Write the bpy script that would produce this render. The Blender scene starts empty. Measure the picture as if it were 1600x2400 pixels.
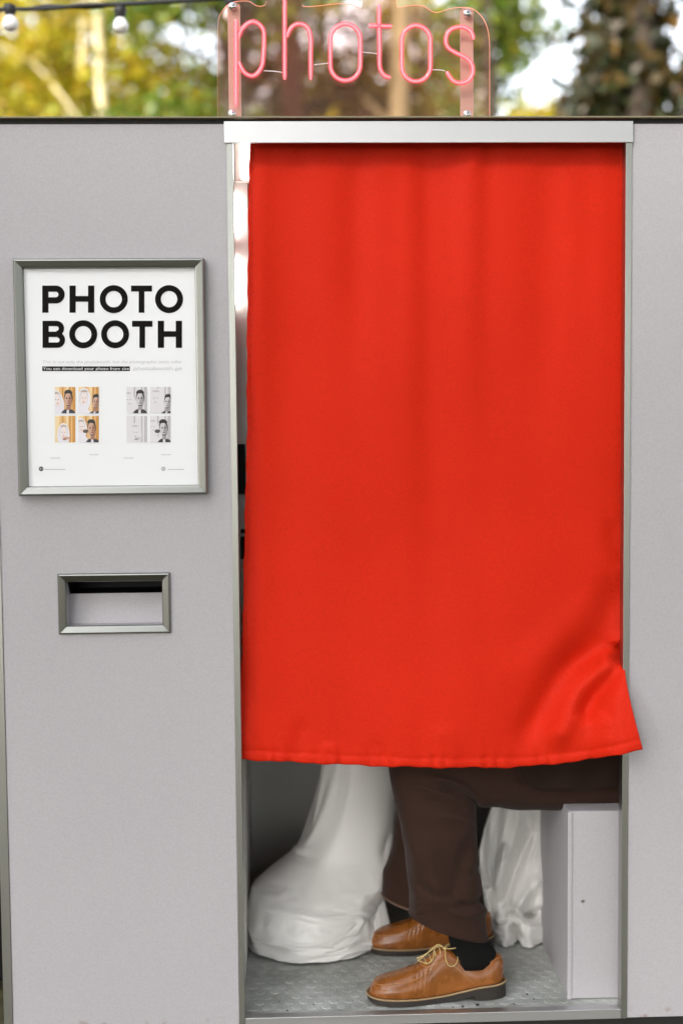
import bpy, bmesh, math, random
import numpy as np
from mathutils import Vector, Matrix
R = math.radians
rng = np.random.default_rng(7)
random.seed(7)
sc = bpy.context.scene
COL = sc.collection

# ------------------------------------------------------------------ camera, sky, sun, exposure
CAM = np.array([0.0, -3.0, 1.49])
FPX = 3214.0                       # focal length in pixels of the 1600 x 2400 frame
PITCH, YAW, ROLL = R(4.0), R(2.1), R(0.5)
_fw = np.array([math.sin(YAW)*math.cos(PITCH), math.cos(YAW)*math.cos(PITCH), -math.sin(PITCH)])
_rt0 = np.array([math.cos(YAW), -math.sin(YAW), 0.0])
_up0 = np.cross(_rt0, _fw)
_rt = _rt0*math.cos(ROLL) - _up0*math.sin(ROLL)
_up = _up0*math.cos(ROLL) + _rt0*math.sin(ROLL)
cam_d = bpy.data.cameras.new('camera')
cam_d.sensor_fit = 'VERTICAL'; cam_d.sensor_height = 36.0; cam_d.sensor_width = 24.0
cam_d.lens = FPX/2400*36.0
cam_d.clip_end = 500.0
cam_d.dof.use_dof = True
cam_d.dof.focus_distance = 3.03
cam_d.dof.aperture_fstop = 1.3
cam_o = bpy.data.objects.new('camera', cam_d)
cam_o.matrix_world = Matrix(((_rt[0], _up[0], -_fw[0], CAM[0]), (_rt[1], _up[1], -_fw[1], CAM[1]),
                             (_rt[2], _up[2], -_fw[2], CAM[2]), (0, 0, 0, 1)))
COL.objects.link(cam_o)
sc.camera = cam_o

SUN_FROM = Vector((-0.60, -1.0, 0.74)).normalized()
world = bpy.data.worlds.new('World'); sc.world = world; world.use_nodes = True
wn = world.node_tree.nodes; wl = world.node_tree.links
bg = wn['Background']
sky = wn.new('ShaderNodeTexSky'); sky.sky_type = 'NISHITA'; sky.sun_disc = False
sky.sun_elevation = math.asin(SUN_FROM.z)
sky.sun_rotation = math.atan2(SUN_FROM.x, SUN_FROM.y)
sky.air_density = 1.0; sky.dust_density = 1.2; sky.ozone_density = 1.0
hs = wn.new('ShaderNodeHueSaturation'); hs.inputs['Saturation'].default_value = .28; hs.inputs['Value'].default_value = 1.1   # thin white haze
wl.new(sky.outputs[0], hs.inputs['Color']); wl.new(hs.outputs[0], bg.inputs[0]); bg.inputs[1].default_value = 0.15
sun_d = bpy.data.lights.new('sun', 'SUN'); sun_d.energy = 2.4; sun_d.angle = R(14); sun_d.color = (1.0, 0.95, 0.90)
sun_o = bpy.data.objects.new('sun', sun_d)
sun_o.rotation_euler = (-SUN_FROM).to_track_quat('-Z', 'Y').to_euler()
sun_o.location = (-4, -9, 9); COL.objects.link(sun_o)
vs = sc.view_settings
vs.view_transform = 'Standard'; vs.look = 'None'; vs.gamma = 1.0; vs.exposure = 1.78; vs.use_curve_mapping = False
sc.render.engine = 'CYCLES'
sc.cycles.use_denoising = True
sc.cycles.max_bounces = 8; sc.cycles.transparent_max_bounces = 16
sc.cycles.sample_clamp_indirect = 6.0

def F(x, y, Y=0.0):
    """a point measured on the photograph (1568-wide copy) as metres, at its real depth Y"""
    d = _fw*FPX + _rt*(x*1.0204-800) + _up*(1200-y*1.0204)
    t = (Y-CAM[1])/d[1]
    return CAM + t*d

def PX(p):
    v = np.asarray(p, float)-CAM; z = v @ _fw
    return (800+FPX*(v @ _rt)/z)/1.0204, (1200-FPX*(v @ _up)/z)/1.0204

# ------------------------------------------------------------------ helpers
WLOC = {}
def empty(name, loc, parent=None):
    o = bpy.data.objects.new(name, None); o.empty_display_size = 0.1
    COL.objects.link(o); place(o, loc, parent); return o
def place(o, loc, parent=None):
    loc = np.asarray(loc, float)
    WLOC[o.name] = loc
    if parent is not None:
        o.parent = parent; o.location = loc - WLOC[parent.name]
    else:
        o.location = loc
def tag(o, label=None, cat=None, group=None, kind=None):
    if label: o['label'] = label
    if cat: o['category'] = cat
    if group: o['group'] = group
    if kind: o['kind'] = kind
    return o
def mesh(name, verts, faces, mat, parent=None, smooth=False, origin=None, bevel=0, solid=0, fix=True, subsurf=0):
    """one mesh object from world-space vertices"""
    v = np.asarray(verts, float)
    if origin is None:
        origin = (v.min(0)+v.max(0))/2; origin[2] = v[:, 2].min()
    origin = np.asarray(origin, float)
    me = bpy.data.meshes.new(name)
    me.from_pydata((v-origin).tolist(), [], [list(f) for f in faces])
    if fix:
        bm = bmesh.new(); bm.from_mesh(me)
        bmesh.ops.delete(bm, geom=[q for q in bm.verts if not q.link_faces], context='VERTS')
        bmesh.ops.recalc_face_normals(bm, faces=bm.faces); bm.to_mesh(me); bm.free()
    me.polygons.foreach_set('use_smooth', [smooth]*len(me.polygons))
    if mat is not None: me.materials.append(mat)
    o = bpy.data.objects.new(name, me); COL.objects.link(o); place(o, origin, parent)
    if solid:
        m = o.modifiers.new('s', 'SOLIDIFY'); m.thickness = solid; m.offset = 0
    if bevel:
        m = o.modifiers.new('b', 'BEVEL'); m.width = bevel; m.segments = 2; m.limit_method = 'ANGLE'
    if subsurf:
        m = o.modifiers.new('ss', 'SUBSURF'); m.levels = subsurf; m.render_levels = subsurf
    return o
BOXF = [(0,1,2,3),(4,7,6,5),(0,4,5,1),(1,5,6,2),(2,6,7,3),(3,7,4,0)]
def boxv(a, b):
    x0,y0,z0 = a; x1,y1,z1 = b
    return [(x0,y0,z0),(x1,y0,z0),(x1,y1,z0),(x0,y1,z0),(x0,y0,z1),(x1,y0,z1),(x1,y1,z1),(x0,y1,z1)]
def box(name, a, b, mat, parent=None, bevel=0.001):
    return mesh(name, boxv(a, b), BOXF, mat, parent, bevel=bevel)
def joined(parts):
    V = []; Fc = []
    for v, f in parts:
        k = len(V); V += [tuple(p) for p in v]; Fc += [tuple(i+k for i in q) for q in f]
    return V, Fc
def catmull(pts, n=8, closed=False):
    P = [np.asarray(p, float) for p in pts]; out = []
    N = len(P); rngk = range(N) if closed else range(N-1)
    for i in rngk:
        if closed: p0,p1,p2,p3 = P[i-1],P[i],P[(i+1)%N],P[(i+2)%N]
        else: p0,p1,p2,p3 = P[max(i-1,0)],P[i],P[i+1],P[min(i+2,N-1)]
        for k in range(n):
            t = k/n
            out.append(0.5*((2*p1)+(-p0+p2)*t+(2*p0-5*p1+4*p2-p3)*t*t+(-p0+3*p1-3*p2+p3)*t**3))
    if not closed: out.append(P[-1])
    return out
def tube(pts, r, n=8, closed=False, cap=True):
    P = [np.asarray(p, float) for p in pts]; N = len(P)
    rr = r if hasattr(r, '__len__') else [r]*N
    V = []; Fc = []; prev = None
    for i in range(N):
        if closed: t = P[(i+1)%N]-P[i-1]
        else: t = P[min(i+1,N-1)]-P[max(i-1,0)]
        t = t/(np.linalg.norm(t)+1e-12)
        if prev is None:
            a = np.array([0,0,1.0]) if abs(t[2]) < .9 else np.array([0,1.0,0])
            u = np.cross(t, a)
        else:
            u = prev-(prev @ t)*t
        u /= np.linalg.norm(u)+1e-12; prev = u; w = np.cross(t, u)
        for k in range(n):
            a = 2*math.pi*k/n
            V.append(P[i]+rr[i]*(math.cos(a)*u+math.sin(a)*w))
    for i in range(N if closed else N-1):
        j = (i+1) % N
        for k in range(n):
            m = (k+1) % n
            Fc.append((i*n+k, i*n+m, j*n+m, j*n+k))
    if cap and not closed:
        Fc.append(tuple(range(n))); Fc.append(tuple((N-1)*n+k for k in range(n)))
    return V, Fc
def loft(rings, closed=True, cap0=False, cap1=False):
    n = len(rings[0]); V = []; Fc = []
    for r in rings: V += [tuple(p) for p in r]
    for i in range(len(rings)-1):
        for k in range(n if closed else n-1):
            m = (k+1) % n
            Fc.append((i*n+k, i*n+m, (i+1)*n+m, (i+1)*n+k))
    if cap0: Fc.append(tuple(range(n)))
    if cap1: Fc.append(tuple((len(rings)-1)*n+k for k in range(n)))
    return V, Fc
def interp(x, table):
    xs = [t[0] for t in table]; ys = [t[1] for t in table]
    return float(np.interp(x, xs, ys))
def smooth_interp(x, table):
    """monotone-ish smooth interpolation through a table (cosine blended Catmull)"""
    xs = [t[0] for t in table]; ys = [t[1] for t in table]
    if x <= xs[0]: return ys[0]
    if x >= xs[-1]: return ys[-1]
    i = max(k for k in range(len(xs)-1) if xs[k] <= x)
    h = xs[i+1]-xs[i]; t = (x-xs[i])/h
    def sl(k):
        if k == 0: return (ys[1]-ys[0])/(xs[1]-xs[0])
        if k == len(xs)-1: return (ys[-1]-ys[-2])/(xs[-1]-xs[-2])
        return (ys[k+1]-ys[k-1])/(xs[k+1]-xs[k-1])
    m0, m1 = sl(i)*h, sl(i+1)*h
    return (2*t**3-3*t*t+1)*ys[i]+(t**3-2*t*t+t)*m0+(-2*t**3+3*t*t)*ys[i+1]+(t**3-t*t)*m1
def sstep(a, b, x):
    t = min(1, max(0, (x-a)/(b-a))); return t*t*(3-2*t)
class Fold:
    """a soft crease or ridge along a curve in the measuring frame; +amp pulls towards the viewer"""
    def __init__(s, pts, width, amp, t0=.15, t1=.15, side=0):
        s.p = np.array([q for q in catmull([(a, b, 0) for a, b in pts], 10)])[:, :2]
        d = np.r_[0, np.cumsum(np.linalg.norm(np.diff(s.p, axis=0), axis=1))]; s.u = d/d[-1]
        s.w = width; s.a = amp; s.t0 = t0; s.t1 = t1; s.side = side
    def __call__(s, x, y):
        d2 = (s.p[:, 0]-x)**2+(s.p[:, 1]-y)**2; k = int(np.argmin(d2)); d = math.sqrt(d2[k])
        w = s.w
        if d > 3.2*w: return 0.0
        u = s.u[k]; e = 1.0
        if s.t0: e *= sstep(0, s.t0, u)
        if s.t1: e *= 1-sstep(1-s.t1, 1, u)
        return s.a*e*math.exp(-.5*(d/w)**2)

# ------------------------------------------------------------------ materials
def newmat(name):
    m = bpy.data.materials.new(name); m.use_nodes = True
    nt = m.node_tree; return m, nt.nodes, nt.links, nt.nodes['Principled BSDF']
def mat(name, col, rough=.5, metal=0., spec=.5, var=0., vscale=20., bump=0., bscale=200., bdist=.001, sheen=0., emit=None, estr=0., stretch=None, coat=0., rvar=0.):
    m, n, l, b = newmat(name)
    b.inputs['Base Color'].default_value = (*col, 1); b.inputs['Roughness'].default_value = rough
    b.inputs['Metallic'].default_value = metal; b.inputs['Specular IOR Level'].default_value = spec
    if sheen:
        b.inputs['Sheen Weight'].default_value = sheen; b.inputs['Sheen Roughness'].default_value = .5
    if coat:
        b.inputs['Coat Weight'].default_value = coat; b.inputs['Coat Roughness'].default_value = .15
    if emit:
        b.inputs['Emission Color'].default_value = (*emit, 1); b.inputs['Emission Strength'].default_value = estr
    tc = n.new('ShaderNodeTexCoord'); vec = tc.outputs['Object']
    if stretch:
        mp = n.new('ShaderNodeMapping'); mp.inputs['Scale'].default_value = stretch; l.new(vec, mp.inputs[0]); vec = mp.outputs[0]
    if var or rvar:
        t = n.new('ShaderNodeTexNoise'); t.inputs['Scale'].default_value = vscale; t.inputs['Detail'].default_value = 5
        l.new(vec, t.inputs['Vector'])
        if var:
            mx = n.new('ShaderNodeMix'); mx.data_type = 'RGBA'
            mx.inputs[6].default_value = (*[c*(1-var) for c in col], 1); mx.inputs[7].default_value = (*[min(1, c*(1+var)) for c in col], 1)
            l.new(t.outputs[0], mx.inputs[0]); l.new(mx.outputs[2], b.inputs['Base Color'])
        if rvar:
            mr = n.new('ShaderNodeMapRange'); mr.inputs[3].default_value = rough-rvar; mr.inputs[4].default_value = rough+rvar
            mr.inputs[1].default_value = .3; mr.inputs[2].default_value = .7
            l.new(t.outputs[0], mr.inputs[0]); l.new(mr.outputs[0], b.inputs['Roughness'])
    if bump:
        t2 = n.new('ShaderNodeTexNoise'); t2.inputs['Scale'].default_value = bscale; t2.inputs['Detail'].default_value = 4
        l.new(vec, t2.inputs['Vector'])
        bp = n.new('ShaderNodeBump'); bp.inputs['Strength'].default_value = bump; bp.inputs['Distance'].default_value = bdist
        l.new(t2.outputs[0], bp.inputs['Height']); l.new(bp.outputs[0], b.inputs['Normal'])
    return m

def panel_material(name, col):
    """painted laminate: faint mottling, dust specks, orange-peel; rust bleeding at low edges"""
    m, n, l, b = newmat(name)
    tc = n.new('ShaderNodeTexCoord'); g = n.new('ShaderNodeNewGeometry')
    t = n.new('ShaderNodeTexNoise'); t.inputs['Scale'].default_value = 3.0; t.inputs['Detail'].default_value = 6
    l.new(tc.outputs['Object'], t.inputs['Vector'])
    t2 = n.new('ShaderNodeTexNoise'); t2.inputs['Scale'].default_value = 300; t2.inputs['Detail'].default_value = 2
    l.new(tc.outputs['Object'], t2.inputs['Vector'])
    ad = n.new('ShaderNodeMath'); ad.operation = 'MULTIPLY_ADD'; ad.inputs[1].default_value = .55
    sp_ = n.new('ShaderNodeMapRange'); sp_.inputs[1].default_value = .36; sp_.inputs[2].default_value = .64; l.new(t2.outputs[0], sp_.inputs[0]); l.new(sp_.outputs[0], ad.inputs[0])
    sc_ = n.new('ShaderNodeMath'); sc_.operation = 'MULTIPLY'; sc_.inputs[1].default_value = .45; l.new(t.outputs[0], sc_.inputs[0]); l.new(sc_.outputs[0], ad.inputs[2])
    mx = n.new('ShaderNodeMix'); mx.data_type = 'RGBA'
    mx.inputs[6].default_value = (col[0]*.92, col[1]*.91, col[2]*.92, 1); mx.inputs[7].default_value = (col[0]*1.08, col[1]*1.09, col[2]*1.08, 1)
    l.new(ad.outputs[0], mx.inputs[0])
    # rust spots with their own shape near the bottom edge
    sx = n.new('ShaderNodeSeparateXYZ'); l.new(g.outputs['Position'], sx.inputs[0])
    mr = n.new('ShaderNodeMapRange'); mr.inputs[1].default_value = .122; mr.inputs[2].default_value = .150; mr.inputs[3].default_value = 1; mr.inputs[4].default_value = 0
    l.new(sx.outputs[2], mr.inputs[0])
    t3 = n.new('ShaderNodeTexNoise'); t3.inputs['Scale'].default_value = 26; t3.inputs['Detail'].default_value = 3
    l.new(g.outputs['Position'], t3.inputs['Vector'])
    cr = n.new('ShaderNodeMapRange'); cr.inputs[1].default_value = .56; cr.inputs[2].default_value = .70
    l.new(t3.outputs[0], cr.inputs[0])
    mu = n.new('ShaderNodeMath'); mu.operation = 'MULTIPLY'; l.new(mr.outputs[0], mu.inputs[0]); l.new(cr.outputs[0], mu.inputs[1])
    mx2 = n.new('ShaderNodeMix'); mx2.data_type = 'RGBA'; mx2.inputs[7].default_value = (.22, .09, .02, 1)
    l.new(mu.outputs[0], mx2.inputs[0]); l.new(mx.outputs[2], mx2.inputs[6]); l.new(mx2.outputs[2], b.inputs['Base Color'])
    b.inputs['Roughness'].default_value = .5; b.inputs['Specular IOR Level'].default_value = .35
    bp = n.new('ShaderNodeBump'); bp.inputs['Strength'].default_value = .06; bp.inputs['Distance'].default_value = .0006
    l.new(t2.outputs[0], bp.inputs['Height']); l.new(bp.outputs[0], b.inputs['Normal'])
    return m

M_panel = panel_material('panel_laminate', (.45, .43, .45))
M_inner = panel_material('inner_laminate', (.50, .50, .47))
M_alu = mat('brushed_aluminium', (.42, .425, .40), rough=.34, metal=1., var=.12, vscale=6, rvar=.07, bump=.12, bscale=60, stretch=(1, 1, .04))
M_alu_h = mat('brushed_aluminium_bar', (.66, .66, .67), rough=.42, metal=1., var=.10, vscale=8, rvar=.08, bump=.12, bscale=60, stretch=(.04, 1, 1))
M_frame_v = mat('frame_steel_upright', (.27, .275, .258), rough=.28, metal=1., var=.15, vscale=7, bump=.1, bscale=80, stretch=(1, 1, .05))
M_frame_h = mat('frame_steel_rail', (.27, .275, .258), rough=.28, metal=1., var=.15, vscale=7, bump=.1, bscale=80, stretch=(.05, 1, 1))
M_black = mat('black_plastic', (.008, .008, .008), rough=.45, spec=.15)
M_dark = mat('dark_steel', (.02, .018, .015), rough=.6)
M_lidedge = mat('lid_edge', (.22, .19, .12), rough=.5)
M_paper = mat('poster_paper', (.87, .875, .885), rough=.4, spec=.3, var=.02, vscale=3)
M_ink = mat('black_ink', (.007, .006, .005), rough=.6, spec=.08)
M_grey_ink = mat('pale_grey_ink', (.56, .54, .54), rough=.5)
M_mid_ink = mat('mid_grey_ink', (.45, .44, .44), rough=.5)
M_chrome = mat('chrome_screw', (.75, .75, .77), rough=.12, metal=1.)
M_lamp = mat('lamp_diffuser', (.9, .9, .88), rough=.4, emit=(1, .97, .92), estr=4.5)
M_white = mat('white_plastic', (.78, .76, .73), rough=.45)

def color_attr_material(name, rough=.45):
    m, n, l, b = newmat(name)
    a = n.new('ShaderNodeVertexColor'); a.layer_name = 'Col'
    l.new(a.outputs[0], b.inputs['Base Color']); b.inputs['Roughness'].default_value = rough
    return m
M_print = color_attr_material('photo_ink')

def curtain_material():
    m, n, l, b = newmat('red_satin')
    tc = n.new('ShaderNodeTexCoord')
    t = n.new('ShaderNodeTexNoise'); t.inputs['Scale'].default_value = 900; t.inputs['Detail'].default_value = 2
    l.new(tc.outputs['Object'], t.inputs['Vector'])
    t2 = n.new('ShaderNodeTexNoise'); t2.inputs['Scale'].default_value = 5; t2.inputs['Detail'].default_value = 4
    l.new(tc.outputs['Object'], t2.inputs['Vector'])
    mx = n.new('ShaderNodeMix'); mx.data_type = 'RGBA'
    mx.inputs[6].default_value = (.60, .017, .003, 1); mx.inputs[7].default_value = (.69, .021, .004, 1)
    t3 = n.new('ShaderNodeTexNoise'); t3.inputs['Scale'].default_value = 300; t3.inputs['Detail'].default_value = 1; l.new(tc.outputs['Object'], t3.inputs['Vector'])
    av = n.new('ShaderNodeMix'); av.inputs[0].default_value = .7; l.new(t2.outputs[0], av.inputs[2]); l.new(t3.outputs[0], av.inputs[3])
    cm = n.new('ShaderNodeMapRange'); cm.inputs[1].default_value = .35; cm.inputs[2].default_value = .65; l.new(av.outputs[0], cm.inputs[0])
    l.new(cm.outputs[0], mx.inputs[0]); l.new(mx.outputs[2], b.inputs['Base Color'])
    b.inputs['Roughness'].default_value = .62; b.inputs['Specular IOR Level'].default_value = .13
    b.inputs['Sheen Weight'].default_value = .03; b.inputs['Sheen Tint'].default_value = (1, .5, .4, 1)
    bp = n.new('ShaderNodeBump'); bp.inputs['Strength'].default_value = .12; bp.inputs['Distance'].default_value = .0004
    l.new(t.outputs[0], bp.inputs['Height']); l.new(bp.outputs[0], b.inputs['Normal'])
    return m
M_curtain = curtain_material()
M_stitch = mat('red_thread', (.35, .012, .006), rough=.7)

def leaf_material(name, stops, trans=.35):
    m, n, l, b = newmat(name)
    n.remove(b)
    out = n['Material Output']
    g = n.new('ShaderNodeNewGeometry'); cr = n.new('ShaderNodeValToRGB')
    el = cr.color_ramp.elements
    el[0].position = 0; el[0].color = (*stops[0], 1); el[1].position = 1; el[1].color = (*stops[-1], 1)
    for i, s in enumerate(stops[1:-1]):
        e = el.new((i+1)/(len(stops)-1)); e.color = (*s, 1)
    l.new(g.outputs['Random Per Island'], cr.inputs[0])
    d = n.new('ShaderNodeBsdfDiffuse'); tr = n.new('ShaderNodeBsdfTranslucent'); mx = n.new('ShaderNodeMixShader'); mx.inputs[0].default_value = trans
    gl = n.new('ShaderNodeBsdfGlossy'); gl.inputs['Roughness'].default_value = .45; m2 = n.new('ShaderNodeMixShader'); m2.inputs[0].default_value = .04
    l.new(cr.outputs[0], d.inputs[0]); l.new(cr.outputs[0], tr.inputs[0])
    l.new(d.outputs[0], mx.inputs[1]); l.new(tr.outputs[0], mx.inputs[2])
    l.new(mx.outputs[0], m2.inputs[1]); l.new(gl.outputs[0], m2.inputs[2]); l.new(m2.outputs[0], out.inputs[0])
    return m
L_yellow = leaf_material('leaves_yellow', [(.46, .27, .012), (.56, .42, .018), (.30, .34, .015), (.62, .50, .03), (.12, .15, .012)], .4)
L_green = leaf_material('leaves_green', [(.06, .13, .015), (.12, .21, .02), (.26, .29, .025), (.09, .15, .02), (.42, .36, .03)], .4)
L_brown = leaf_material('leaves_rust', [(.06, .06, .015), (.16, .08, .02), (.05, .06, .012), (.30, .15, .02), (.04, .05, .012)], .25)
L_dark = leaf_material('leaves_dark', [(.012, .022, .006), (.05, .06, .012), (.03, .035, .01), (.09, .045, .010), (.02, .03, .008), (.16, .085, .012)], .25)
B_pale = mat('bark_pale', (.68, .57, .32), rough=.8, var=.3, vscale=14, bump=.5, bscale=30, bdist=.01, stretch=(1, 1, .3))
B_red = mat('bark_red_brown', (.15, .065, .038), rough=.85, var=.35, vscale=14, bump=.6, bscale=30, bdist=.015, stretch=(1, 1, .25))
B_dark = mat('bark_dark', (.05, .035, .022), rough=.9, var=.35, vscale=14, bump=.6, bscale=30, bdist=.015, stretch=(1, 1, .25))

# ------------------------------------------------------------------ ground
def ground_material():
    m, n, l, b = newmat('leaf_litter_ground')
    tc = n.new('ShaderNodeTexCoord')
    t = n.new('ShaderNodeTexNoise'); t.inputs['Scale'].default_value = 1.2; t.inputs['Detail'].default_value = 9
    v = n.new('ShaderNodeTexVoronoi'); v.inputs['Scale'].default_value = 18
    l.new(tc.outputs['Object'], t.inputs['Vector']); l.new(tc.outputs['Object'], v.inputs['Vector'])
    cr = n.new('ShaderNodeValToRGB'); cr.color_ramp.elements[0].color = (.05, .035, .02, 1); cr.color_ramp.elements[1].color = (.13, .12, .04, 1)
    l.new(t.outputs[0], cr.inputs[0])
    mx = n.new('ShaderNodeMix'); mx.data_type = 'RGBA'; mx.blend_type = 'MULTIPLY'; mx.inputs[0].default_value = .6
    l.new(cr.outputs[0], mx.inputs[6]); bw_ = n.new('ShaderNodeRGBToBW'); l.new(v.outputs['Color'], bw_.inputs[0]); l.new(bw_.outputs[0], mx.inputs[7]); l.new(mx.outputs[2], b.inputs['Base Color'])
    b.inputs['Roughness'].default_value = .9
    bp = n.new('ShaderNodeBump'); bp.inputs['Strength'].default_value = .6; bp.inputs['Distance'].default_value = .02
    l.new(v.outputs['Distance'], bp.inputs['Height']); l.new(bp.outputs[0], b.inputs['Normal'])
    return m
M_ground = ground_material()
G = 220; gn = 40
gv = []; 
for j in range(gn+1):
    for i in range(gn+1):
        x = (i/gn*2-1); y = (j/gn*2-1)
        x = math.copysign(abs(x)**2.2, x)*G; y = math.copysign(abs(y)**2.2, y)*G
        d = math.hypot(x, y)
        gv.append((x, y, 0.0 if d < 6 else .25*math.sin(x*.21+1)*math.sin(y*.17)*min(1, (d-6)/20)))
gf = [(j*(gn+1)+i, j*(gn+1)+i+1, (j+1)*(gn+1)+i+1, (j+1)*(gn+1)+i) for j in range(gn) for i in range(gn)]
tag(mesh('ground', gv, gf, M_ground, smooth=True, origin=(0, 0, 0)), kind='structure')

# ------------------------------------------------------------------ the booth
XL, XR = -0.652, 1.12              # booth ends
YB = 0.84                          # booth depth
Z0, ZT = 0.122, 2.117              # panel bottom and top
ZF = 0.1435                        # floor level inside
OXL, OXR = -0.1295, 0.7465         # doorway outer edges of the jambs
booth = empty('photo_booth', (0.23, YB/2, 0))
tag(booth, 'grey photo booth with aluminium edges and a doorway behind a red curtain', 'photo booth')
# slot opening in the left panel
sx0, sx1, sz0, sz1 = -.4935, -.2825, 1.036, 1.135
# front left panel made with its opening
fx0, fx1 = -.632, OXL
pv = []; pf = []
xs = [fx0, sx0, sx1, fx1]; zs = [Z0, sz0, sz1, ZT]
for Yp in (0.0, 0.018):
    for z in zs:
        for x in xs: pv.append((x, Yp, z))
def vid(k, i, j): return k*16+j*4+i
for k in (0, 1):
    for j in range(3):
        for i in range(3):
            if i == 1 and j == 1: continue
            pf.append((vid(k,i,j), vid(k,i+1,j), vid(k,i+1,j+1), vid(k,i,j+1)))
for a, b_ in (((1,1),(2,1)), ((2,1),(2,2)), ((2,2),(1,2)), ((1,2),(1,1))):
    pf.append((vid(0,*a), vid(0,*b_), vid(1,*b_), vid(1,*a)))
per = [(0,0),(1,0),(2,0),(3,0),(3,1),(3,2),(3,3),(2,3),(1,3),(0,3),(0,2),(0,1)]
for q in range(12):
    a, b_ = per[q], per[(q+1) % 12]
    pf.append((vid(0,*a), vid(0,*b_), vid(1,*b_), vid(1,*a)))
mesh('front_panel', pv, pf, M_panel, booth)
box('front_panel', (OXR, 0, Z0), (XR-.02, .018, ZT), M_panel, booth)
box('side_panel', (XL+.002, .02, Z0), (XL+.02, YB-.02, ZT), M_panel, booth)
box('side_panel', (XR-.02, .02, Z0), (XR-.002, YB-.02, ZT), M_panel, booth)
box('back_panel', (XL+.022, YB-.018, Z0), (XR-.022, YB, ZT), M_inner, booth)
# corner trims: aluminium angles
def angle_trim(x0, x1, name='corner_trim'):
    V, Fc = joined([(boxv((x0, -.003, Z0), (x1, .0, ZT)), BOXF), (boxv((x0 if x0 < 0 else x1-.003, .0, Z0), (x0+.003 if x0 < 0 else x1, .024, ZT)), BOXF)])
    mesh(name, V, Fc, M_alu, booth, bevel=.0006)
angle_trim(XL, XL+.0195); angle_trim(XR-.0195, XR)
# jambs of the doorway (channel profiles)
def jamb(x0, x1, inner_x):
    a = boxv((x0, -.004, Z0), (x1, -.0005, ZT-.006))
    if inner_x > 0: c = boxv((x0, -.0005, Z0), (x0+.0025, .028, ZT-.006))
    else: c = boxv((x1-.0025, -.0005, Z0), (x1, .028, ZT-.006))
    V, Fc = joined([(a, BOXF), (c, BOXF)])
    return mesh('door_jamb', V, Fc, M_alu, booth, bevel=.0006)
jamb(OXL, OXL+.0135, -1); jamb(OXR-.0135, OXR, 1)
# header bar
box('header_bar', (-.1345, -.0085, 2.0755), (.7478, -.0042, 2.1215), M_alu_h, booth, bevel=.0012)
# roof: recessed dark rim and thin lid with a lit edge
box('roof_rim', (XL+.01, .006, ZT), (XR-.01, YB-.01, 2.1275), M_dark, booth, bevel=0)
box('roof_lid', (XL-.006, -.012, 2.1276), (XR+.006, YB+.006, 2.1312), M_lidedge, booth, bevel=.0008)
# interior
IXL, IXR = -.122, .762
box('inner_wall', (IXL-.016, .03, ZF), (IXL, YB-.019, 2.116), M_white, booth, bevel=0)
box('inner_wall', (IXR, .03, ZF), (IXR+.016, YB-.019, 2.116), M_inner, booth, bevel=0)
box('inner_ceiling', (IXL+.001, .03, 2.098), (IXR-.001, YB-.019, 2.115), M_inner, booth, bevel=0)
# floor: rubber with raised coins, and aluminium sill
def floor_material():
    m, n, l, b = newmat('studded_vinyl')
    tc = n.new('ShaderNodeTexCoord')
    t = n.new('ShaderNodeTexNoise'); t.inputs['Scale'].default_value = 9; t.inputs['Detail'].default_value = 8; t.inputs['Roughness'].default_value = .7
    l.new(tc.outputs['Object'], t.inputs['Vector'])
    cr = n.new('ShaderNodeValToRGB'); e = cr.color_ramp.elements
    e[0].position = .30; e[0].color = (.22, .225, .195, 1); e[1].position = .66; e[1].color = (.56, .57, .54, 1)
    l.new(t.outputs[0], cr.inputs[0]); l.new(cr.outputs[0], b.inputs['Base Color'])
    b.inputs['Roughness'].default_value = .5; b.inputs['Specular IOR Level'].default_value = .4
    t2 = n.new('ShaderNodeTexNoise'); t2.inputs['Scale'].default_value = 160; t2.inputs['Detail'].default_value = 3
    l.new(tc.outputs['Object'], t2.inputs['Vector'])
    bp = n.new('ShaderNodeBump'); bp.inputs['Strength'].default_value = .35; bp.inputs['Distance'].default_value = .001
    l.new(t2.outputs[0], bp.inputs['Height']); l.new(bp.outputs[0], b.inputs['Normal'])
    return m
M_floor = floor_material()
floor = box('floor', (IXL+.001, .0215, ZF-.02), (IXR-.001, YB-.019, ZF), M_floor, booth, bevel=0)
# raised hexagonal studs of the floor sheet
sv = []; sf = []
pitch = .034
row = 0; y = .045
while y < YB-.03:
    x = IXL+.02+(pitch/2 if row % 2 else 0)
    while x < IXR-.012:
        k = len(sv)
        for h, rr in ((0, .0135), (.0014, .0100)):
            for q in range(6):
                a = math.pi/3*q+math.pi/6
                sv.append((x+rr*math.cos(a), y+rr*math.sin(a), ZF+h-.0004))
        for q in range(6): sf.append((k+q, k+(q+1) % 6, k+6+(q+1) % 6, k+6+q))
        sf.append(tuple(k+6+q for q in range(6)))
        x += pitch
    y += pitch*.866; row += 1
tag(mesh('floor_stud', sv, sf, M_floor, floor), kind='stuff')
gp = []
for gx, gy, gr in ((1062, 2318, .0022), (1096, 2312, .0032), (1040, 2320, .0016), (1180, 2310, .0015), (720, 2290, .0014), (1210, 2265, .002), (1225, 2290, .0015), (660, 2316, .0018), (640, 2270, .0013)):
    q = F(gx, gy, .04); yy = .025+(2322-gy)*.0011
    q = F(gx, gy, yy)
    gp.append((boxv((q[0]-gr*1.4, yy-gr, ZF), (q[0]+gr, yy+gr*.8, ZF+gr*.8)), BOXF))
tag(mesh('floor_grit', *joined(gp), M_dark, floor), kind='stuff')
box('sill_bar', (-.1155, -.0045, Z0), (.7325, .0205, ZF+.0008), M_alu_h, booth, bevel=.001)
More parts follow.
